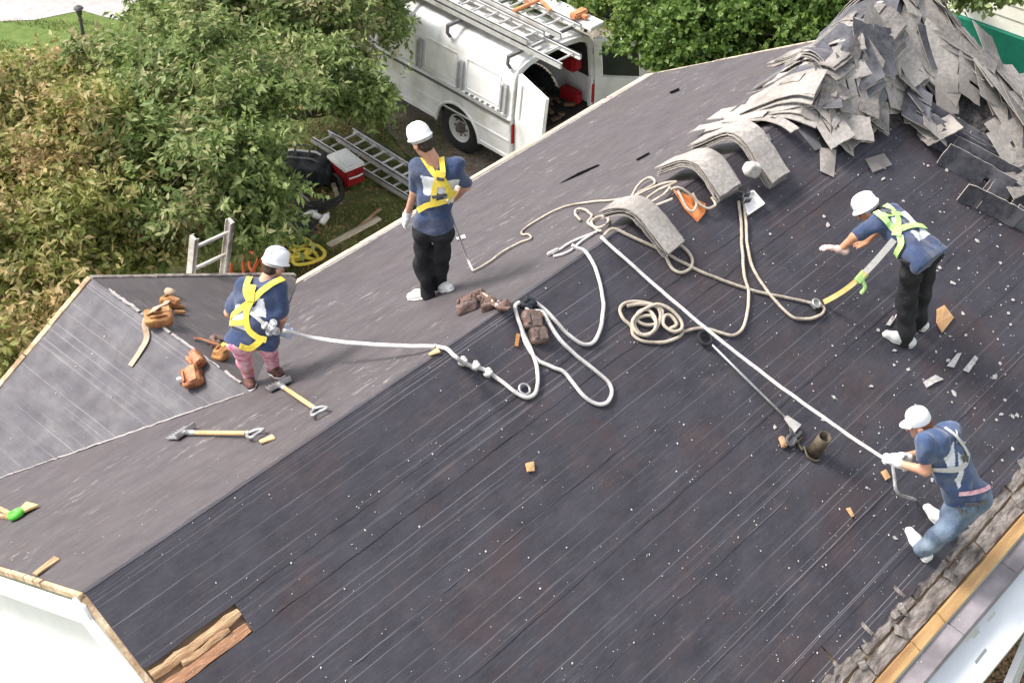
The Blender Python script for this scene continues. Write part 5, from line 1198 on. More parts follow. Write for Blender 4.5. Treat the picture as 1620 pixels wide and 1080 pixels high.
for q in range(26):     # pale sheets fanned out down the right hand edge
    t = q/25; x, y = F(1545+rh.uniform(0, 75)+25*t, 150+150*t+rh.uniform(-25, 25))[:2]; x = min(x, 10.45); heap_sheet(x, y, 1.0+rh.gauss(0, .5), rh.uniform(.05, .22), rh.uniform(.6, 1.0), rh.uniform(.2, .33), (rh.gauss(.1, .18), rh.gauss(0, .25)), rh.uniform(-.1, .2), rh.random() < .6, .75, 850+q, flip=rh.random() < .15)
# sheets standing on edge, black backs to the camera
def standing(px0, px1, hgt, lean, seed, lab):
    a, b_ = F(*px0, .01), F(*px1, .01); d = unit(b_-a); L = float(np.linalg.norm(b_-a)); side = unit(np.cross(NF, d)); 
    if side @ unit(a-CAM) < 0: side = -side
    upv = unit(NF*math.cos(lean)+side*math.sin(lean)); nrm = unit(np.cross(d, upv)); m_ = (a+b_)/2
    if nrm @ (m_-CAM) < 0: nrm = -nrm       # granule face turned away from us
    r = random.Random(seed); bow = r.uniform(-.03, .03)
    fn = lambda u, v, h: m_+d*u+upv*(v+hgt/2+.01)+nrm*(h+bow*(1-(2*u/L)**2))
    me = sheet_mesh('shingle_sheet', fn, L, hgt, .014, 15, 4, True, seed, .006); o = fixo(link('shingle_sheet', me, SHM(True))); return tag(o, lab, 'shingle', 'shingles leaning on edge below the heap')
SL_ = 'shingle leaning on its edge below the heap with its black back showing'
for q, (a, b_, h_, ln) in enumerate([((1512, 318), (1602, 362), 0.21, 0.35), ((1590, 352), (1690, 410), 0.22, 0.4), ((1480, 260), (1585, 318), 0.24, 0.45), ((1494, 250), (1600, 306), 0.25, 0.5), ((1470, 232), (1570, 290), 0.22, 0.5), ((1484, 226), (1590, 286), 0.22, 0.6), ((1458, 208), (1545, 262), 0.2, 0.55), ((1468, 198), (1560, 254), 0.2, 0.65), ((1450, 186), (1530, 236), 0.2, 0.6), ((1560, 305), (1660, 362), 0.22, 0.6), ((1575, 300), (1680, 356), 0.22, 0.7), ((1500, 238), (1605, 296), 0.2, 0.7), ((1520, 236), (1620, 290), 0.2, 0.75)]):
    standing(a, b_, h_, ln, 900+q, SL_)
# single shingle pieces lying away from the heap
def flat_piece(px, label, m, th=.006, surf=F, cat='shingle', name='shingle_piece', group=None, lift=.010, curl=.01):
    P = [surf(x, y, lift) for x, y in px]; n = np.cross(P[1]-P[0], P[2]-P[0]); n = unit(n); n = n if n[2] > 0 else -n; c = np.mean(P, 0); b = MB()
    k = len(P); T = [p+n*(th+curl*(i % 2)) for i, p in enumerate(P)]; Bt = [p-n*.002+n*curl*(i % 2) for i, p in enumerate(P)]
    b.add(T+Bt+[c+n*(th+curl*.6)], [(i, (i+1) % k, 2*k) for i in range(k)]+[(i, i+k, (i+1) % k+k, (i+1) % k) for i in range(k)]+[tuple(range(k, 2*k))[::-1]])
    o = fixo(b.build(name, m)); return tag(o, label, cat, group)
flat_piece([(1297, 234), (1322, 238), (1319, 281), (1297, 272)], 'upright looking pale shingle piece lying left below the heap', 'shingle_b')
flat_piece([(1368, 252), (1397, 244), (1411, 261), (1380, 274)], 'square pale shingle piece lying in the open below the heap', 'shingle_b')
flat_piece([(1258, 200), (1282, 196), (1300, 234), (1288, 240)], 'dark shingle piece with a pale rim under the low end of the heap', 'shingle_back')
flat_piece([(1196, 222), (1215, 212), (1220, 222), (1203, 236)], 'small grey shingle scrap just above the long bundle', 'shingle')
flat_piece([(1482, 489), (1492, 484), (1508, 503), (1489, 527), (1481, 510)], 'orange plywood offcut right of the bending roofer', 'cardboard', .012, cat='offcut', name='plywood_offcut')
flat_piece([(1393, 746), (1400, 743), (1408, 755), (1400, 760)], 'tiny orange offcut under the hands of the crouching roofer', 'cardboard', .01, cat='offcut', name='plywood_offcut')
flat_piece([(1338, 804), (1343, 803), (1351, 816), (1346, 818)], 'narrow brown offcut left of the crouching roofer', 'cardboard', .01, cat='offcut', name='plywood_offcut')
flat_piece([(1497, 579), (1513, 560), (1521, 558), (1508, 582)], 'left one of two pale slivers below the orange offcut', 'scrap', .006, cat='scrap', name='felt_scrap')
flat_piece([(1523, 585), (1541, 563), (1547, 567), (1531, 590)], 'right one of two pale slivers below the orange offcut', 'scrap', .006, cat='scrap', name='felt_scrap')
flat_piece([(1460, 604), (1478, 594), (1492, 600), (1478, 606), (1466, 613)], 'crumpled pale scrap above the crouching roofer', 'scrap', .01, cat='scrap', name='felt_scrap')
flat_piece([(1401, 514), (1411, 500), (1416, 503), (1407, 516)], 'little pale sliver by the white shoe of the bending roofer', 'scrap', .006, cat='scrap', name='felt_scrap')
flat_piece([(410, 698), (432, 690), (436, 694), (414, 703)], 'short sliver of wood beside the shovel with the wooden shaft', 'handle', .01, B, 'offcut', 'wood_sliver')
flat_piece([(678, 561), (693, 553), (697, 557), (682, 564)], 'little wood sliver near the white rope on the ridge', 'handle', .01, B, 'offcut', 'wood_sliver')
flat_piece([(52, 908), (88, 882), (95, 885), (60, 912)], 'thin splinter of wood at the left rake', 'rot_wood', .01, B, 'offcut', 'wood_sliver')
flat_piece([(722, 377), (736, 373), (738, 377), (724, 381)], 'white scrap lying behind the standing roofer', 'scrap', .008, B, 'scrap', 'felt_scrap')
flat_piece([(831, 733), (843, 731), (845, 745), (833, 747)], 'small brown scrap alone in the middle of the dark slope', 'cardboard', .012, F, 'scrap', 'felt_scrap')
# dark tears in the grey felt
for q, (px, lab) in enumerate((([(883, 291), (915, 273), (946, 260), (949, 261), (918, 276)], 'long dark tear in the grey felt above the bundles'), ([(1006, 252), (1026, 241), (1028, 243), (1008, 254)], 'short dark tear in the grey felt above the bundles'), ([(1058, 146), (1074, 139), (1075, 143), (1062, 148)], 'tiny dark tear in the grey felt by the van'))):
    b = MB(); P = [B(x, y, .011) for x, y in px]; b.add(P, [tuple(range(len(P)))]); o = b.build('felt_tear', 'tear', house); tag(o, lab)
# chips and flecks
rc = random.Random(77); chips = []
for q in range(7):
    b = MB(); k = rc.randint(4, 6); P = [np.array([math.cos(6.28*i/k+rc.uniform(-.3, .3))*rc.uniform(.5, 1.1), math.sin(6.28*i/k)*rc.uniform(.4, .9), 0]) for i in range(k)]
    b.add([p*.022+np.array([0, 0, .006+.004*rc.random()]) for p in P]+[p*.022 for p in P], [tuple(range(k))]+[(i, i+k, (i+1) % k+k, (i+1) % k) for i in range(k)]); me = mesh('scrap_chip', b.v, b.f); me.materials.append(M['scrap']); chips.append(me)
nchip = 0
while nchip < 130:
    px, py = rc.uniform(1180, 1618), rc.uniform(225, 900)
    if rc.random() > ((px-1150)/450)**1.6*(1.0 if py < 760 else .5): continue
    P = F(px, py, .006)
    if not (0.1 < P[0] < LR-.1 and -3.2 < P[1] < -.05): continue
    o = bpy.data.objects.new('scrap_chip', chips[nchip % 7]); COL.objects.link(o); sc_ = rc.choice([.45, .5, .6, .75, 1.0, 1.3])
    o.matrix_basis = Matrix.Translation(Vector(P)) @ Matrix.Rotation(RP, 4, 'X') @ Matrix.Rotation(rc.uniform(0, 6.28), 4, 'Z') @ Matrix.Diagonal((sc_*rc.uniform(.8, 1.6), sc_, sc_, 1)); nchip += 1
    tag(o, 'pale shingle chip lying on the dark felt below the heap', 'scrap', 'pale chips scattered on the dark slope')
V, Fc = [], []
def fleck(P, n, s, rnd):
    a = rnd.uniform(0, 6.28); t = unit(np.cross(n, [math.cos(a), math.sin(a), .1])); u_ = np.cross(n, t); k = len(V); w = rnd.uniform(.35, 1)
    V.extend([P+t*s, P+u_*s*w, P-t*s*rnd.uniform(.6, 1.3), P-u_*s*w*.8]); V.append(P+n*s*.5); Fc.extend([(k, k+1, k+4), (k+1, k+2, k+4), (k+2, k+3, k+4), (k+3, k, k+4)])
for q in range(2600):
    px, py = rc.uniform(120, 1620), rc.uniform(100, 1080); P = F(px, py, .010)
    if 0 < P[0] < LR and -3.75 < P[1] < 0:
        dens = .16+.84*max(0, min(1, (px-900)/600))
        if rc.random() < dens: fleck(P, NF, rc.choice([.004, .005, .006, .008, .011]), rc)
for sb in SB[1:-1]:
    x = .1
    while x < LR-.1:
        x += rc.uniform(.14, .34); P = fp(x, sb-.045+rc.uniform(-.012, .012), .008); fleck(P, NF, .0065, rc)
for q in range(500):
    P = B(rc.uniform(0, 1290), rc.uniform(70, 900), .008)
    if 0 < P[0] < LR and .08 < P[1] < 3.6 and not (xvl < P[0] < xvr and P[1] > YJ-.05): fleck(P, NB, rc.choice([.004, .006, .008]), rc)
for q in range(70):
    P = GL(rc.uniform(0, 380), rc.uniform(440, 740), .008)
    if P[0] < XG and P[1] < YG and P[2] > -2.1 and P[1] > vy((XG-P[0])/math.cos(GP)): fleck(P, NL, rc.choice([.005, .007, .010]), rc)
o = link('grit', mesh('grit', V, Fc), 'scrap'); tag(o, 'pale grit and nail flecks scattered over the roofing felt', None, None, 'stuff')

# ================================================================== ROPES
def rope(name, pts, r, m, label, group=None, n=8, closed=False, cat='rope', parent=None, wob=.0):
    b = MB(); P = catmull(pts, n, closed); P = P+np.array([[mnoise.noise((p[0]*9, p[1]*9, 1.)), mnoise.noise((p[0]*9, p[1]*9, 5.)), 0] for p in P])*.007*(len(P) < 300); b.tube(P, r*.9, 8, 0, closed); o = b.build(name, m, parent, True)
    return o if parent is not None else tag(o, label, cat, group)
def on(surf, h, *px): return [surf(x, y, h) for x, y in px]
HR = .020
# white rope of the pink worker: from her lanyard over the ridge into two long loops
handR = P1['wrR']; c1 = J(448, 523, -.16, ref1)
pts = [c1]+[B(495, 534, .30), B(560, 543, .20), B(640, 547, .10), B(690, 548, .03)]
rope('lanyard', pts, .020, 'strap_grey', 'pale lanyard running from the worker in pink leggings to the ridge', cat='lanyard')
rope('rope', on(B, .024, (688, 547), (708, 553), (722, 566))+on(F, .026, (742, 578), (765, 584), (790, 600), (815, 620), (832, 628), (846, 622), (851, 604), (848, 575), (838, 548), (826, 522), (818, 500), (816, 484), (822, 478)), .0185, 'rope_white', 'white rope with a knot ending in a narrow V beside the dark pouch')
rope('rope', on(F, .028, (832, 484))+on(F, .05, (838, 492), (858, 494), (872, 516), (888, 540))+on(F, .022, (912, 562), (940, 584), (962, 604), (968, 622), (960, 636), (944, 639), (925, 628), (906, 604), (892, 588), (872, 580), (852, 570), (838, 554), (830, 538), (826, 520)), .0185, 'rope_white', 'white rope forming the long lower loop right of the dark pouch')
rope('rope', on(F, .022, (846, 477), (868, 496), (890, 520), (908, 536), (926, 545), (942, 538), (952, 510), (955, 480), (950, 450), (940, 420), (926, 398), (912, 392), (904, 388)), .0185, 'rope_white', 'white rope sweeping in a wide bend up to the first bundle')
for k, (x, y) in enumerate(((732, 572), (752, 579), (772, 590))):
    c = F(x, y, .03); b = MB(); b.tube(catmull([c+.030*(math.cos(t)*np.array([.8, .6, -.3])+math.sin(t)*np.array([.5, -.7, .4])) for t in np.linspace(0, 6.28, 9)[:-1]], 3, True), .014, 7, closed=True); b.tube([c-np.array([.03, .02, 0]), c+np.array([.03, .02, .01])], .024, 8); o = b.build('rope_grab', 'strap_grey', None, True); tag(o, ['knot in the white rope nearest the ridge', 'middle knot in the white rope', 'knot in the white rope farthest down the slope'][k], 'knot', 'knots along the white rope')
c = F(829, 616, .02); b = MB(); b.tube(catmull([c+.045*(math.cos(t)*np.array([1, 0, 0])+math.sin(t)*np.array([0, -CA, -SA]))+NF*.01 for t in np.linspace(0, 6.28, 12)[:-1]], 3, True), .010, 7, closed=True); o = b.build('steel_ring', 'metal', None, True); tag(o, 'small steel ring at the low bend of the white rope', 'ring')
# standing worker's line
b = MB(); tp = J(o2[0]+308/k2, o2[1]+475/k2, -.14, ref2)
L_ = catmull([tp, tp*.6+B(728, 385, .25)*.4, B(737, 402, .16), B(748, 428, .02)], 8); b.tube(L_, .011, 7); o = b.build('lanyard', 'strap_grey', None, True); tag(o, 'thin pale lanyard hanging behind the standing worker', 'lanyard')
rope('rope', on(B, .02, (748, 429), (772, 416), (800, 396), (824, 383), (840, 377), (836, 371), (826, 371), (828, 363), (850, 348), (890, 328), (930, 320), (965, 317), (1000, 312)), .012, 'rope_beige', 'thin pale rope with a kink leading from the standing worker to the bundles')
# tangle on the ridge between the bundles
rope('rope', on(B, .05, (1000, 312), (1006, 298), (1018, 286), (1030, 281), (1036, 290), (1024, 298), (1010, 305), (1002, 318), (1012, 326), (1030, 320), (1052, 306), (1060, 296)), .014, 'rope_beige', 'pale rope knotted behind the smallest bundle')
rope('rope', on(B, .06, (996, 330), (1008, 310), (1030, 298), (1050, 290), (1070, 288), (1040, 302), (1018, 320), (1024, 330), (1046, 322), (1064, 314)), .014, 'rope_beige', 'second pale rope strand tangled above the smallest bundle')
rope('rope', on(B, .03, (918, 348), (910, 338), (914, 331), (926, 332), (936, 342), (930, 352), (944, 360), (958, 356), (962, 346), (950, 342), (936, 350), (942, 362), (952, 366)), .014, 'rope_beige', 'loose curl of pale rope left of the smallest bundle')
rope('rope', on(B, .02, (872, 402), (888, 393), (906, 382), (930, 372), (946, 366)), .014, 'rope_white', 'short pale rope end with a tape wrapped tip at the ridge')
rope('rope', on(B, .02, (876, 406), (900, 398), (920, 382), (938, 370)), .014, 'rope_white', 'second short rope end beside the tape wrapped tip')
b = MB(); b.beam(B(866, 403, .025), B(884, 394, .025), .05, .03, NB, bev=.008); o = b.build('tape_wrap', 'scrap'); tag(o, 'pale tape wrapped around the rope end at the ridge', 'tape')
# line of the crouching worker, taut to the anchor by the first bundle
hL = P4['wrL']+unit(W3(-.75, .15, .35))*.07+W3(0, -.03, -.02); an = F(950, 374, .03); pts = [hL+(an-hL)*t+ZV*(-.10*4*t*(1-t)) for t in np.linspace(0, 1, 9)]
pts = [p if (p@NF) > .02 else p+NF*(.02-p@NF) for p in pts]
rope('rope', pts, .017, 'rope_white', 'long straight white rope from the crouching worker up to the first bundle')
b = MB(); P0 = hL; tl_ = [hL, hL+W3(.03, -.03, -.12), hL+W3(.09, -.02, -.30), F(1448, 790, .03)]; b.tube(catmull(tl_, 6), .014, 7); o = b.build('rope_tail', 'rope_white', None, True); tag(o, 'slack tail of rope hanging from the crouching worker\'s gloves', 'rope')
# beige ropes
rope('rope', on(F, .02, (955, 372), (970, 362), (990, 370), (1015, 382), (1042, 394), (1075, 412), (1110, 430), (1150, 446), (1190, 459), (1230, 468), (1270, 476), (1296, 483)), .016, 'rope_beige', 'beige rope running under the first bundle to the yellow strap')
rope('rope', on(F, .024, (1062, 378), (1082, 392), (1095, 408), (1092, 424), (1078, 431), (1064, 425), (1054, 408), (1050, 394)), .016, 'rope_beige', 'small beige rope loop poking out below the smallest bundle')
rope('rope', on(F, .024, (1168, 318), (1172, 350), (1174, 390), (1177, 430), (1184, 462), (1182, 495), (1174, 520), (1160, 530), (1140, 526), (1118, 520), (1100, 520), (1082, 524)), .016, 'rope_beige', 'beige rope falling from the white tray and bending to the coil')
rope('rope', on(F, .028, (1176, 318), (1180, 350), (1182, 385), (1188, 416), (1202, 444), (1222, 470), (1240, 490), (1258, 503), (1280, 504), (1298, 498), (1304, 488), (1296, 480)), .016, 'rope_beige', 'beige rope falling from the white tray to the yellow strap')
coil = on(F, .02, (1082, 522), (1075, 532), (1050, 541), (1020, 540), (1002, 530), (998, 516))+on(F, .03, (986, 505), (980, 490), (988, 480), (1005, 477), (1030, 481), (1048, 492), (1042, 508), (1024, 514), (1008, 506), (1010, 494), (1024, 490))+on(F, .05, (1036, 502), (1036, 520), (1024, 530), (1008, 526), (1000, 512), (1008, 498), (1022, 488), (1040, 481), (1060, 489), (1076, 506), (1078, 520), (1064, 524), (1050, 514), (1052, 500), (1062, 500), (1070, 512), (1060, 520))
rope('rope_coil', coil, .0165, 'rope_beige', 'loosely coiled beige rope lying on the dark slope', cat='rope coil', n=6)
rope('rope_coil', on(F, .034, (992, 484), (1012, 481), (1036, 484), (1045, 500), (1034, 524), (1014, 528), (1004, 514), (1012, 502), (1030, 500), (1040, 512)), .016, 'rope_beige', 'inner turns of beige rope on top of the coil', cat='rope coil', n=6)
# yellow shock absorbing strap from the lime harness
sA = J(o3[0]+480/k3, o3[1]+345/k3, -.16, ref3); sB = F(1303, 478, .03)
for nm, mm, t0, t1, w in (('strap_end', 'strap_grey', 0, .36, .05), ('strap_web', 'strap_tan', .34, 1.0, .045)):
    pass
root = empty('lanyard', sB, 'yellow and tan webbing lanyard between the lime harness and the beige ropes', 'lanyard')
pp = [sA+(sB-sA)*t-ZV*.10*math.sin(math.pi*t) for t in np.linspace(0, 1, 17)]; pp = [p if p@NF > .02 else p+NF*(.02-p@NF) for p in pp]
for nm, mm, a, e, w in (('webbing', 'strap_grey', 0, 7, .055), ('webbing', 'strap_tan', 6, 17, .045)):
    b = MB(); q_ = pp[a:e]; b.ribbon(q_, [unit(CAM-p)*.8+NF*.2 for p in q_], w, .012); b.build(nm, mm, root)
b = MB(); m_ = pp[7]; b.beam(m_-W3(.02, 0, .05), m_+W3(.04, 0, .06), .07, .04, NF, bev=.01); b.tube(catmull([m_, m_+W3(.05, -.02, -.09), m_+W3(.03, -.02, -.16)], 5), .018, 7); b.build('energy_absorber', 'lime', root)
c = F(1290, 481, .03); b = MB(); b.frame_box(c, (1, 0, 0), (0, CA, SA), NF, .05, .035, .015, bev=.008); b.tube(catmull([c+.04*(math.cos(t)*np.array([1, 0, 0])+math.sin(t)*np.array([0, -CA, -SA]))+NF*.02 for t in np.linspace(0, 6.28, 10)[:-1]], 3, True), .010, 7, closed=True); b.build('rope_grab', 'metal', root)

# ================================================================== THINGS ON THE ROOF
# orange plastic scoop under the rope loops, jug, tray between the bundles
b = MB(); P = [F(1066, 300, .03), F(1092, 310, .10), F(1116, 322, .03), F(1116, 336, .02), F(1104, 351, .015), F(1084, 330, .02)]; c = np.mean(P, 0)-NF*.01
b.add(P+[p-NF*.010 for p in P]+[c, c-NF*.010], [(i, (i+1) % 6, 12) for i in range(6)]+[((i+1) % 6+6, i+6, 13) for i in range(6)]+[(i, i+6, (i+1) % 6+6, (i+1) % 6) for i in range(6)]); o = b.build('plastic_scoop', 'orange'); tag(o, 'orange plastic scoop lying under the rope loops at the middle bundle', 'scoop')
for pts, lab in ((on(F, .07, (1062, 300), (1074, 297), (1092, 308), (1102, 322), (1096, 334), (1086, 328), (1078, 312), (1072, 302)), 'beige rope loop lying over the orange scoop, left side'), (on(F, .07, (1096, 306), (1106, 322), (1120, 330), (1132, 324), (1126, 312)), 'short beige rope bend on the right of the orange scoop')):
    rope('rope', pts, .014, 'rope_beige', lab)
c = F(1175, 284, .0); s = SDF(.03); Rj = basis((.8, -.6, .1), NF+np.array([.3, .1, .2])); s.rbox(c+NF*.16, Rj, np.array([.075, .065, .055]), .035); s.rbox(c+NF*.235, Rj, np.array([.05, .04, .02]), .015); o = sdf_obj('plastic_jug', s, .009, 'scrap', None); tag(o, 'rounded white plastic tub sitting between two bundles', 'tub')
root = empty('tray', F(1188, 322, 0), 'white tray holding dark fittings below the bundles', 'tray'); P = [F(1172, 311, .02), F(1190, 304, .05), F(1207, 324, .04), F(1182, 341, .02)]; b = MB()
b.add([p for p in P]+[p-NF*.012 for p in P], [(0, 1, 2, 3), (7, 6, 5, 4)]+[(i, i+4, (i+1) % 4+4, (i+1) % 4) for i in range(4)]); fixo(b.build('body', 'whitepl', root))
for i in range(4): b = MB(); b.beam(P[i]+NF*.012, P[(i+1) % 4]+NF*.012, .012, .03, NF); b.build('rim', 'whitepl', root)
o = None
b = MB(); rq = random.Random(4)
for q in range(7): b.frame_box(F(1176+rq.uniform(-8, 10), 313+rq.uniform(-9, 8), .07), (rq.uniform(-1, 1), rq.uniform(-1, 1), .2), (.2, -.3, 1), (1, .5, 0), .03, .02, .012)
o = b.build('fittings', 'dkhard'); tag(o, 'dark metal fittings lying in the white tray', 'fittings')
# tool pouches and belts
def pouch(parent, c, n, rot, w, l, h, m, seed=0):
    n = unit(n); x = np.array([math.cos(rot), math.sin(rot), 0.]); x = unit(x-n*(x@n)); y = np.cross(n, x); R = np.array([x, y, n]); r = random.Random(seed)
    s = SDF(.02); s.rbox(c+n*h*.5, R, np.array([w/2, l/2, h/2]), .022); s.rbox(c+n*h*.35+y*l*.30, R, np.array([w*.40, l*.22, h*.55]), .02); s.rbox(c+n*h*.9-y*l*.12, R, np.array([w*.46, l*.28, .02]), .012)
    o = sdf_obj('pouch', s, .011, m, parent, .006, 24, seed)
    b = MB(); b.frame_box(c+n*(h+.012)-y*l*.15, x, y, n, w*.44, l*.22, .006, bev=.003); b.frame_box(c+n*(h*.9)+y*l*.33, x, y, n, w*.3, .008, .03); b.build('flap', m, o)
    return o
def belt_strip(parent, pts, nrm, w, m, name='belt'):
    P = catmull(pts, 6); b = MB(); b.ribbon(P, [nrm]*len(P), w, .007); return b.build(name, m, parent)
nmix = unit(NL+NR)
t_ = empty('tool_belt', GL(262, 500), 'orange brown leather tool belt with a long strap lying across the gable ridge', 'tool belt')
belt_strip(t_, [GL(206, 579, .015), GL(222, 555, .02), GL(232, 535, .025), GL(229, 515, .05), GL(232, 500, .10), GL(246, 488, .13), GR(262, 480, .08), GR(268, 470, .04)], nmix, .05, 'strap_lt')
pouch(t_, GL(252, 508, .0), nmix, 2.6, .24, .17, .09, 'leather', 1); pouch(t_, GR(268, 484, .0), NR, .5, .12, .18, .07, 'leather', 2)
b = MB(); b.lathe([(0, .0), (.05, .0), (.058, .02), (.05, .05), (0, .06)], GR(268, 466, .02), NR, 16); b.build('tape_measure', 'strap_lt', t_, True)
for q in range(2): b = MB(); b.beam(GR(276, 484+q*9, .03), GR(293, 486+q*8, .03), .035, .03, NR, bev=.008); b.build('tool_loop', 'leather', t_)
t_ = empty('tool_pouch', GL(308, 590), 'red brown leather pouch pair left of the gable ridge', 'tool pouch')
pouch(t_, GL(309, 600, .0), NL, .9, .18, .17, .10, 'leather_red', 3); pouch(t_, GL(315, 574, .0), NL, 1.3, .16, .12, .10, 'leather_red', 4)
b = MB(); b.frame_box(GL(286, 600, .04), (.6, .8, -.2), (-.8, .6, 0), (0, 0, 1), .02, .035, .02, bev=.006); b.build('tag', 'whitepl', t_)
t_ = empty('tool_pouch', GR(345, 555), 'brown leather pouch close to the legs of the worker in pink', 'tool pouch')
pouch(t_, GR(347, 566, .0), NR, .4, .16, .12, .08, 'leather', 5); pouch(t_, GR(342, 548, .0), NR, 1.0, .12, .12, .08, 'leather_dk', 6)
belt_strip(t_, [GR(306, 536, .015), GR(318, 536, .03), GR(330, 540, .06), GR(344, 545, .08), GR(356, 550, .06)], tuple(NR), .035, 'leather_red'); b = MB(); b.frame_box(GR(352, 548, .08), (1, .2, 0), (0, 1, .2), NR, .03, .022, .02, bev=.006); b.build('buckle', 'yellow', t_)
t_ = empty('tool_belt', B(765, 482), 'dark brown tool belt lying on the ridge behind the white rope', 'tool belt')
pouch(t_, B(742, 490, 0), NB, .9, .20, .17, .09, 'leather_dk', 7); pouch(t_, B(758, 476, 0), NB, 2.2, .13, .13, .07, 'leather_dk', 8); pouch(t_, B(776, 488, 0), NB, .7, .15, .11, .07, 'leather_dk', 9); pouch(t_, B(800, 490, 0), NB, .2, .10, .10, .06, 'leather_dk', 10)
b = MB(); b.frame_box(B(790, 482, .06), (1, .3, 0), (0, 1, 0), NB, .035, .03, .012, bev=.005); b.build('tag', 'scrap', t_); belt_strip(t_, [B(762, 466, .05), B(776, 477, .06), B(790, 486, .06), B(806, 488, .05)], tuple(NB), .04, 'leather_dk'); belt_strip(t_, [B(764, 464, .06), B(772, 470, .075), B(780, 478, .07)], tuple(NB), .018, 'strap_lt')
t_ = empty('tool_pouch', F(842, 520), 'dark brown leather pouch lying under the white rope', 'tool pouch')
pouch(t_, F(840, 510, 0), NF, 1.0, .16, .16, .07, 'leather_dk', 11); pouch(t_, F(850, 534, 0), NF, 1.2, .13, .14, .07, 'leather_dk', 12); pouch(t_, F(834, 484, 0), NF, .3, .12, .10, .05, 'blackbag', 13)
b = MB(); b.beam(F(820, 528, .03), F(817, 548, .02), .03, .02, NF, bev=.005); b.beam(F(858, 497, .06), F(852, 503, .06), .02, .02, NF); b.build('leather_tab', 'leather', t_)
# roof shovels
def shovel(a, bq, surf, nrm, label, blade_w=.20):
    """a: grip end, bq: blade end, in pixels on the roof plane"""
    A, Bq = surf(*a, .05), surf(*bq, .03); d = unit(Bq-A); n = unit(nrm); x = np.cross(d, n); L = np.linalg.norm(Bq-A); root = empty('roof_shovel', (A+Bq)/2, label, 'shovel', 'roof shovels lying on the felt')
    b = MB(); b.tube([A+d*.12, (A+Bq)/2, Bq-d*.16], .019, 10); b.build('shaft', 'handle', root, True)
    b = MB(); b.tube(catmull([A+d*.13, A+d*.09+x*.045, A+x*.062, A+d*.0, A-x*.062, A+d*.09-x*.045, A+d*.13], 5), .013, 8); b.tube([A+d*.12, A+d*.16], .023, 10); b.build('grip', 'metal', root, True)
    b = MB(); b.tube([Bq-d*.20, Bq-d*.06], [.022, .026], 10); b.build('socket', 'metal', root, True)
    b = MB(); w = blade_w/2
    b.frame_box(Bq+d*.02, d, x, n, .085, w, .004); 
    for k in range(7): b.frame_box(Bq+d*.125+x*(-w+.012+k*(2*w-.024)/6), d, x, n, .025, .007, .003)
    b.frame_box(Bq-d*.055+n*.02, d, x, n, .010, w, .022); b.build('blade', 'metal', root); return root
shovel((506, 651), (442, 608), B, NB, 'roof shovel at the feet of the worker in pink leggings')
shovel((408, 685), (290, 684), B, NB, 'roof shovel with a wooden shaft lying alone below the valley')
# wood offcut with green cap at the left edge
t_ = empty('green_disc', B(30, 808), 'round bright green plastic piece lying on splintered wood at the left edge', 'plastic piece')
b = MB(); b.lathe([(0, 0), (.06, 0), (.068, .02), (.06, .05), (.045, .052), (.04, .02), (0, .02)], B(27, 817, .02), NB, 20); b.build('body', 'green_pl', t_, True)
t2 = MB(); t2.beam(B(-10, 800, .02), B(16, 813, .02), .04, .02, NB); t2.beam(B(-6, 815, .02), B(18, 818, .02), .035, .02, NB); o = t2.build('wood_offcut', 'rot_wood'); tag(o, 'two splinters of wood left of the round green piece', 'offcut')
flat_piece([(30, 808), (44, 797), (62, 800), (40, 812)], 'wood chip right of the round green piece', 'handle', .015, B, 'offcut', 'wood_chip', lift=.02)
# long handled tool with a ring, debris and a rusty can
A, E_ = F(1116, 535, .04), F(1246, 664, .04); t_ = empty('shingle_ripper', (A+E_)/2, 'long thin steel bar with a black ring at one end pointing to the rusty can', 'bar')
d = unit(E_-A); b = MB(); b.tube([A+d*.06, A+d*.5, E_], .0125, 8); b.build('shaft', 'metal', t_, True)
x = np.cross(d, NF); b = MB(); b.tube(catmull([A+.062*(math.cos(t)*d+math.sin(t)*x) for t in np.linspace(0, 6.28, 13)[:-1]], 3, True), .017, 8, closed=True); b.build('ring', 'rubber', t_, True)
b = MB(); w0, w1 = .018, .055
b.add([E_-d*.03+x*w0, E_-d*.03-x*w0, E_+d*.11-x*w1, E_+d*.11+x*w1]+[p+NF*.02 for p in (E_-d*.03+x*w0, E_-d*.03-x*w0, E_+d*.11-x*w1, E_+d*.11+x*w1)], [(3, 2, 1, 0), (4, 5, 6, 7), (0, 1, 5, 4), (1, 2, 6, 5), (2, 3, 7, 6), (3, 0, 4, 7)]); b.build('blade', 'scrap', t_)
t_ = empty('broken_tool', F(1252, 692), 'brown and black broken tool head at the end of the long bar', 'tool')
b = MB(); b.beam(F(1235, 690, .03), F(1242, 708, .03), .05, .04, NF, bev=.01); b.build('wood_block', 'rot_wood', t_)
b = MB(); b.beam(F(1246, 703, .03), F(1268, 682, .03), .04, .035, NF, bev=.01); b.tube(catmull(on(F, .04, (1250, 688), (1244, 696), (1252, 704), (1260, 696)), 5), .016, 7); b.beam(F(1252, 676, .04), F(1256, 690, .03), .05, .03, NF, bev=.008); b.build('bracket', 'dkhard', t_)
t_ = empty('can', F(1288, 705), 'upright rusty brown can with a bent wire at its foot', 'can'); axc = unit(NF*.75+ZV*.5); c = F(1287, 716, .0)
b = MB(); b.lathe([(0, 0), (.058, 0), (.060, .25), (.050, .25), (.048, .17), (0, .17)], c, axc, 20); b.build('body', 'tin', t_, True)
b = MB(); b.tube(catmull(on(F, .02, (1272, 706), (1278, 722), (1290, 729), (1297, 726)), 6), .010, 7); b.tube(catmull(on(F, .02, (1268, 692), (1262, 700), (1270, 712)), 5), .014, 7); b.build('wire', 'tin', t_, True)

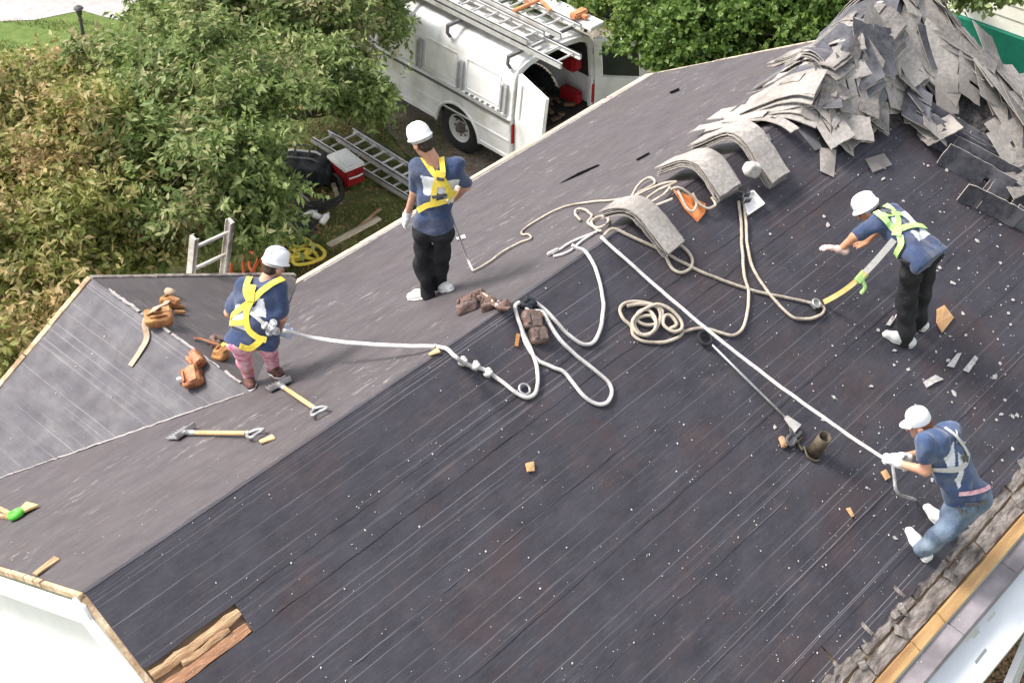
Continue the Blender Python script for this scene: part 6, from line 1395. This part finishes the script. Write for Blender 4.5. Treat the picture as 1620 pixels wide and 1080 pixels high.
# ================================================================== THINGS BEHIND THE HOUSE
Pl = np.array([0, 1., 0])
def LY(px, py, y): return hit(px, py, (0, 1, 0), (0, y, 0))
yl_ = YG+.12; a = (LY(303, 372, yl_)+LY(368, 352, yl_))/2; s_ = LY(368, 352, yl_)-LY(310, 372, yl_); up_ = LY(300, 440, yl_)*.5+LY(352, 440, yl_)*.5
dn = unit(up_-a); Lb = (a[2]-GZ)/max(.2, -(dn*1.0)[2]); foot = np.array([a[0]+dn[0]*.6, a[1]+1.1, GZ]); 
ladder('ladder', a, foot, float(np.linalg.norm(s_)), unit(s_), 'alu_old', 'weathered ladder leaning on the gable edge, its top three rungs showing', None, 13, (.03, .085), .02)
e1, e2 = G(500, 217, .05), G(676, 330, .05); sd_ = unit(np.cross(ZV, e2-e1))
def gl_(a_, b_, h): return G(*a_, h), G(*b_, h)
aL, bL = G(507, 215, .06), G(648, 300, .06); ladder('ladder', aL, bL+(bL-aL)*.3, .36, np.cross(ZV, unit(bL-aL)), 'alu', 'long aluminium ladder section lying on the grass nearest the roof', 'ladder sections on the grass', 11)
aL, bL = G(546, 212, .15), G(651, 278, .15); ladder('ladder', aL, bL+(bL-aL)*.3, .36, np.cross(ZV, unit(bL-aL)), 'alu', 'aluminium ladder section lying on the grass on the van side', 'ladder sections on the grass', 9)
# red and white cooler
c = G(549, 284); t_ = empty('cooler', c, 'red cooler with a white lid tipped open on the grass', 'cooler'); hx = unit(G(575, 290)-G(540, 262)); hx[2] = 0; hx = unit(hx); hy = np.cross(ZV, hx)
b = MB(); b.frame_box(c+ZV*.17, hx, hy, ZV, .25, .17, .15, bev=.025); b.build('body', 'red', t_); b = MB(); b.frame_box(c+ZV*.35, hx, hy, unit(ZV), .265, .185, .035, bev=.02); b.frame_box(c+ZV*.39, hx, hy, ZV, .2, .12, .01, bev=.006); b.build('lid', 'whitepl', t_)
b = MB(); b.tube(catmull([c+hx*.27+ZV*.2+hy*.12, c+hx*.31+ZV*.22, c+hx*.27+ZV*.2-hy*.12], 5), .014, 7); b.build('handle', 'whitepl', t_)
# black gear bag, hose and small pale items
c = G(482, 282); t_ = empty('gear_bag', c, 'black gear bag with pale straps on the grass by the large tree', 'bag')
s = SDF(.04); Rg = basis((.8, .5, 0), (0, 0, 1)); s.rbox(c+ZV*.20, Rg, np.array([.26, .36, .20]), .08); s.rbox(c+ZV*.22+Rg[1]*.30, Rg, np.array([.2, .14, .16]), .06); s.rbox(c+ZV*.15-Rg[1]*.36, Rg, np.array([.18, .1, .14]), .05); sdf_obj('body', s, .022, 'blackbag', t_, .014, 11, 2)
for q in (-1, 1): b = MB(); P = [c+Rg[0]*q*.10+Rg[1]*v_+ZV*h_ for v_, h_ in ((-.34, .30), (-.2, .42), (.0, .425), (.2, .42), (.36, .36))]; b.ribbon(catmull(P, 4), [ZV]*17, .045, .012); b.build('strap', 'strap_grey' if q > 0 else 'dkhard', t_)
b = MB(); b.tube(catmull([c+Rg[1]*.1+ZV*.40, c+Rg[1]*.1+ZV*.55+Rg[0]*.05, c+Rg[1]*-.1+ZV*.55+Rg[0]*.05, c-Rg[1]*.1+ZV*.40], 5), .016, 7); b.build('handle', 'dkhard', t_)
b = MB(); c = G(505, 316); hose = [c+np.array([.42*math.cos(t)+.05*math.sin(3*t), .36*math.sin(t), .03+.012*t]) for t in np.linspace(0, 17, 48)]; b.tube(catmull(hose, 3), .026, 7); o = b.build('hose', 'rubber', None, True); tag(o, 'black hose coiled on the grass beside the gear bag', 'hose')
b = MB(); b.tube(catmull([G(470, 305, .2), G(486, 316, .1), G(490, 330, .05), G(478, 342, .03)], 6), .022, 7); o = b.build('hose', 'vangrey', None, True); tag(o, 'short grey hose curving out from under the tree', 'hose')
o = link('ground_sheet', mesh('ground_sheet', [tuple(G(x, y, .04+.03*mnoise.noise((x*.1, y*.1, 0)))) for x, y in ((425, 352), (470, 330), (505, 342), (500, 365), (480, 380), (440, 398), (418, 385))], [(0, 1, 2, 3, 4, 5, 6)]), 'blacktarp'); tag(o, 'black sheet spread on the soil under the tree', 'ground sheet')
for k, (x, y, lab) in enumerate(((491, 338, 'white bottle on the black hose, leftmost of three pale bottles'), (502, 342, 'white bottle in the middle of three by the ground sheet'), (514, 346, 'white bottle nearest the roof edge of three by the ground sheet'))):
    c = G(x, y, .06); t_ = empty('bottle', c, lab, 'bottle', 'pale bottles on the ground'); ax = unit((random.uniform(-1, 1), random.uniform(-1, 1), .5)); b = MB(); b.lathe([(0, -.1), (.045, -.1), (.05, -.09), (.05, .05), (.022, .09), (0, .09)], c, ax, 12); b.build('body', 'whitepl', t_, True); b = MB(); b.lathe([(.024, .088), (.024, .115), (0, .115)], c, ax, 12); b.build('cap', 'metal', t_, True)
b = MB(); b.beam(G(527, 290, .05), G(538, 322, .04), .07, .04, bev=.01); o = b.build('timber_stake', 'pale_wood'); tag(o, 'pale timber stake lying below the red cooler', 'stake')
b = MB(); b.beam(G(602, 330, .05), G(560, 366, .04), .04, .03); o = b.build('stick', 'rot_wood'); tag(o, 'thin brown stick on the grass near the back eave', 'stick')
b = MB(); b.beam(G(520, 388, .9), G(600, 345, .9), .10, .03, bev=.005); 
o = b.build('plank', 'pale_wood'); tag(o, 'pale plank lying just outside the back eave', 'plank')
# yellow rope coil, green bag, red cord by the gable
c = G(474, 402, .06); pts = []
for t in np.linspace(0, 30, 90): pts.append(c+np.array([(.34+.05*math.sin(t*1.7))*math.cos(t)*(.6+.4*math.sin(t*.31)), (.22+.05*math.cos(t*1.3))*math.sin(t)+.18*math.sin(t*.23), .05+.05*math.sin(t*.9)]))
rope('rope_coil', pts, .028, 'yellow', 'tangled yellow rope on the soil behind the leaning worker', cat='rope coil', n=3)
c = G(388, 392); s = SDF(.06); s.ell(c+ZV*.2, np.eye(3), (.30, .24, .22)); s.ell(c+np.array([.16, .12, .34]), np.eye(3), (.18, .15, .16)); s.ell(c+np.array([-.15, .1, .15]), np.eye(3), (.2, .2, .16)); V, Q = s.mesh(.03, .02, 10, 3); o = link('rubbish_bag', npmesh('rubbish_bag', V, Q), 'green_bag', None, True); tag(o, 'crumpled green plastic bag behind the leaning ladder', 'bag')
c = G(398, 424, .08); pts = [c+np.array([.36*math.cos(t)*(.7+.3*math.sin(t*.7)), .26*math.sin(t*1.1), .06+.06*math.sin(t*1.3)]) for t in np.linspace(0, 22, 60)]; rope('extension_cord', pts, .030, 'red_cord', 'heap of orange red cord on the soil left of the hard hat', cat='cord', n=3)
# navy covered thing beyond the van
c = G(962, 28); s = SDF(.08); s.ell(c+ZV*.5, np.eye(3), (.35, .42, .5)); s.ell(c+np.array([.2, -.2, .2]), np.eye(3), (.4, .35, .25)); V, Q = s.mesh(.04, .03, 7, 5); o = link('covered_bundle', npmesh('covered_bundle', V, Q), 'navy_tarp', None, True); tag(o, 'dark navy fabric bundle on the ground beyond the van', 'bundle')
# lamp post and dark car at the top left
c = G(134, 72); tpt = J(124, 14, 0, c); t_ = empty('garden_lamp', c, 'dark thin lamp post on the bright lawn at the top left', 'lamp post')
b = MB(); b.tube([c, (c+tpt)/2+np.array([.005, 0, 0]), tpt], [.04, .032, .03], 10); b.build('post', 'postdark', t_); b = MB(); b.lathe([(0, .07), (.07, .03), (.09, .0), (.06, -.01), (.045, -.12), (.0, -.13)], tpt, ZV, 10); b.build('lantern', 'postdark', t_)
c = G(168, -52); hd = unit((G(215, -42)-G(120, -46))*np.array([1, 1, 0])); sdv = np.cross(ZV, hd)
car = empty('parked_car', c, 'dark car parked on the pale road, cut off by the top edge', 'car')
def CW(u, v, z): return c+hd*u+sdv*v+ZV*z
for q in (-1, 1):
    b = MB(); prof_ = [(-2.1, .35), (-2.15, .8), (-1.9, .95), (-1.0, 1.02), (1.0, 1.0), (2.0, .85), (2.15, .6), (2.1, .35), (1.75, .35), (1.65, .6), (1.3, .72), (.95, .6), (.85, .35), (-.95, .35), (-1.05, .6), (-1.35, .72), (-1.7, .6), (-1.8, .35)]
n_ = len(prof_); b = MB(); b.add([CW(u, -.86, z) for u, z in prof_]+[CW(u, .86, z) for u, z in prof_], [tuple(range(n_))[::-1], tuple(range(n_, 2*n_))]+[(i, (i+1) % n_, (i+1) % n_+n_, i+n_) for i in range(n_)]); fixo(b.build('body', 'carblack', car))
b = MB(); b.add([CW(u, v*w, z) for v in (-1, 1) for u, z, w in ((-1.5, 1.0, .82), (-.9, 1.45, .66), (.4, 1.45, .66), (1.1, 1.0, .82))], [(0, 1, 2, 3), (4, 7, 6, 5), (0, 4, 5, 1), (1, 5, 6, 2), (2, 6, 7, 3)]); fixo(b.build('cabin', 'glass', car))
for u in (-1.37, 1.3):
    for v in (-.8, .8):
        b = MB(); b.lathe([(.18, -.1), (.30, -.1), (.33, -.07), (.33, .07), (.30, .1), (.18, .1)], CW(u, v, .33), sdv, 24); ty = b.build('wheel', 'rubber', car, True); b = MB(); b.lathe([(.19, -.09), (.18, .0), (.0, .0)], CW(u, v, .33), sdv*(-1 if v < 0 else 1)*-1, 18); b.build('rim', 'metal', ty, True)
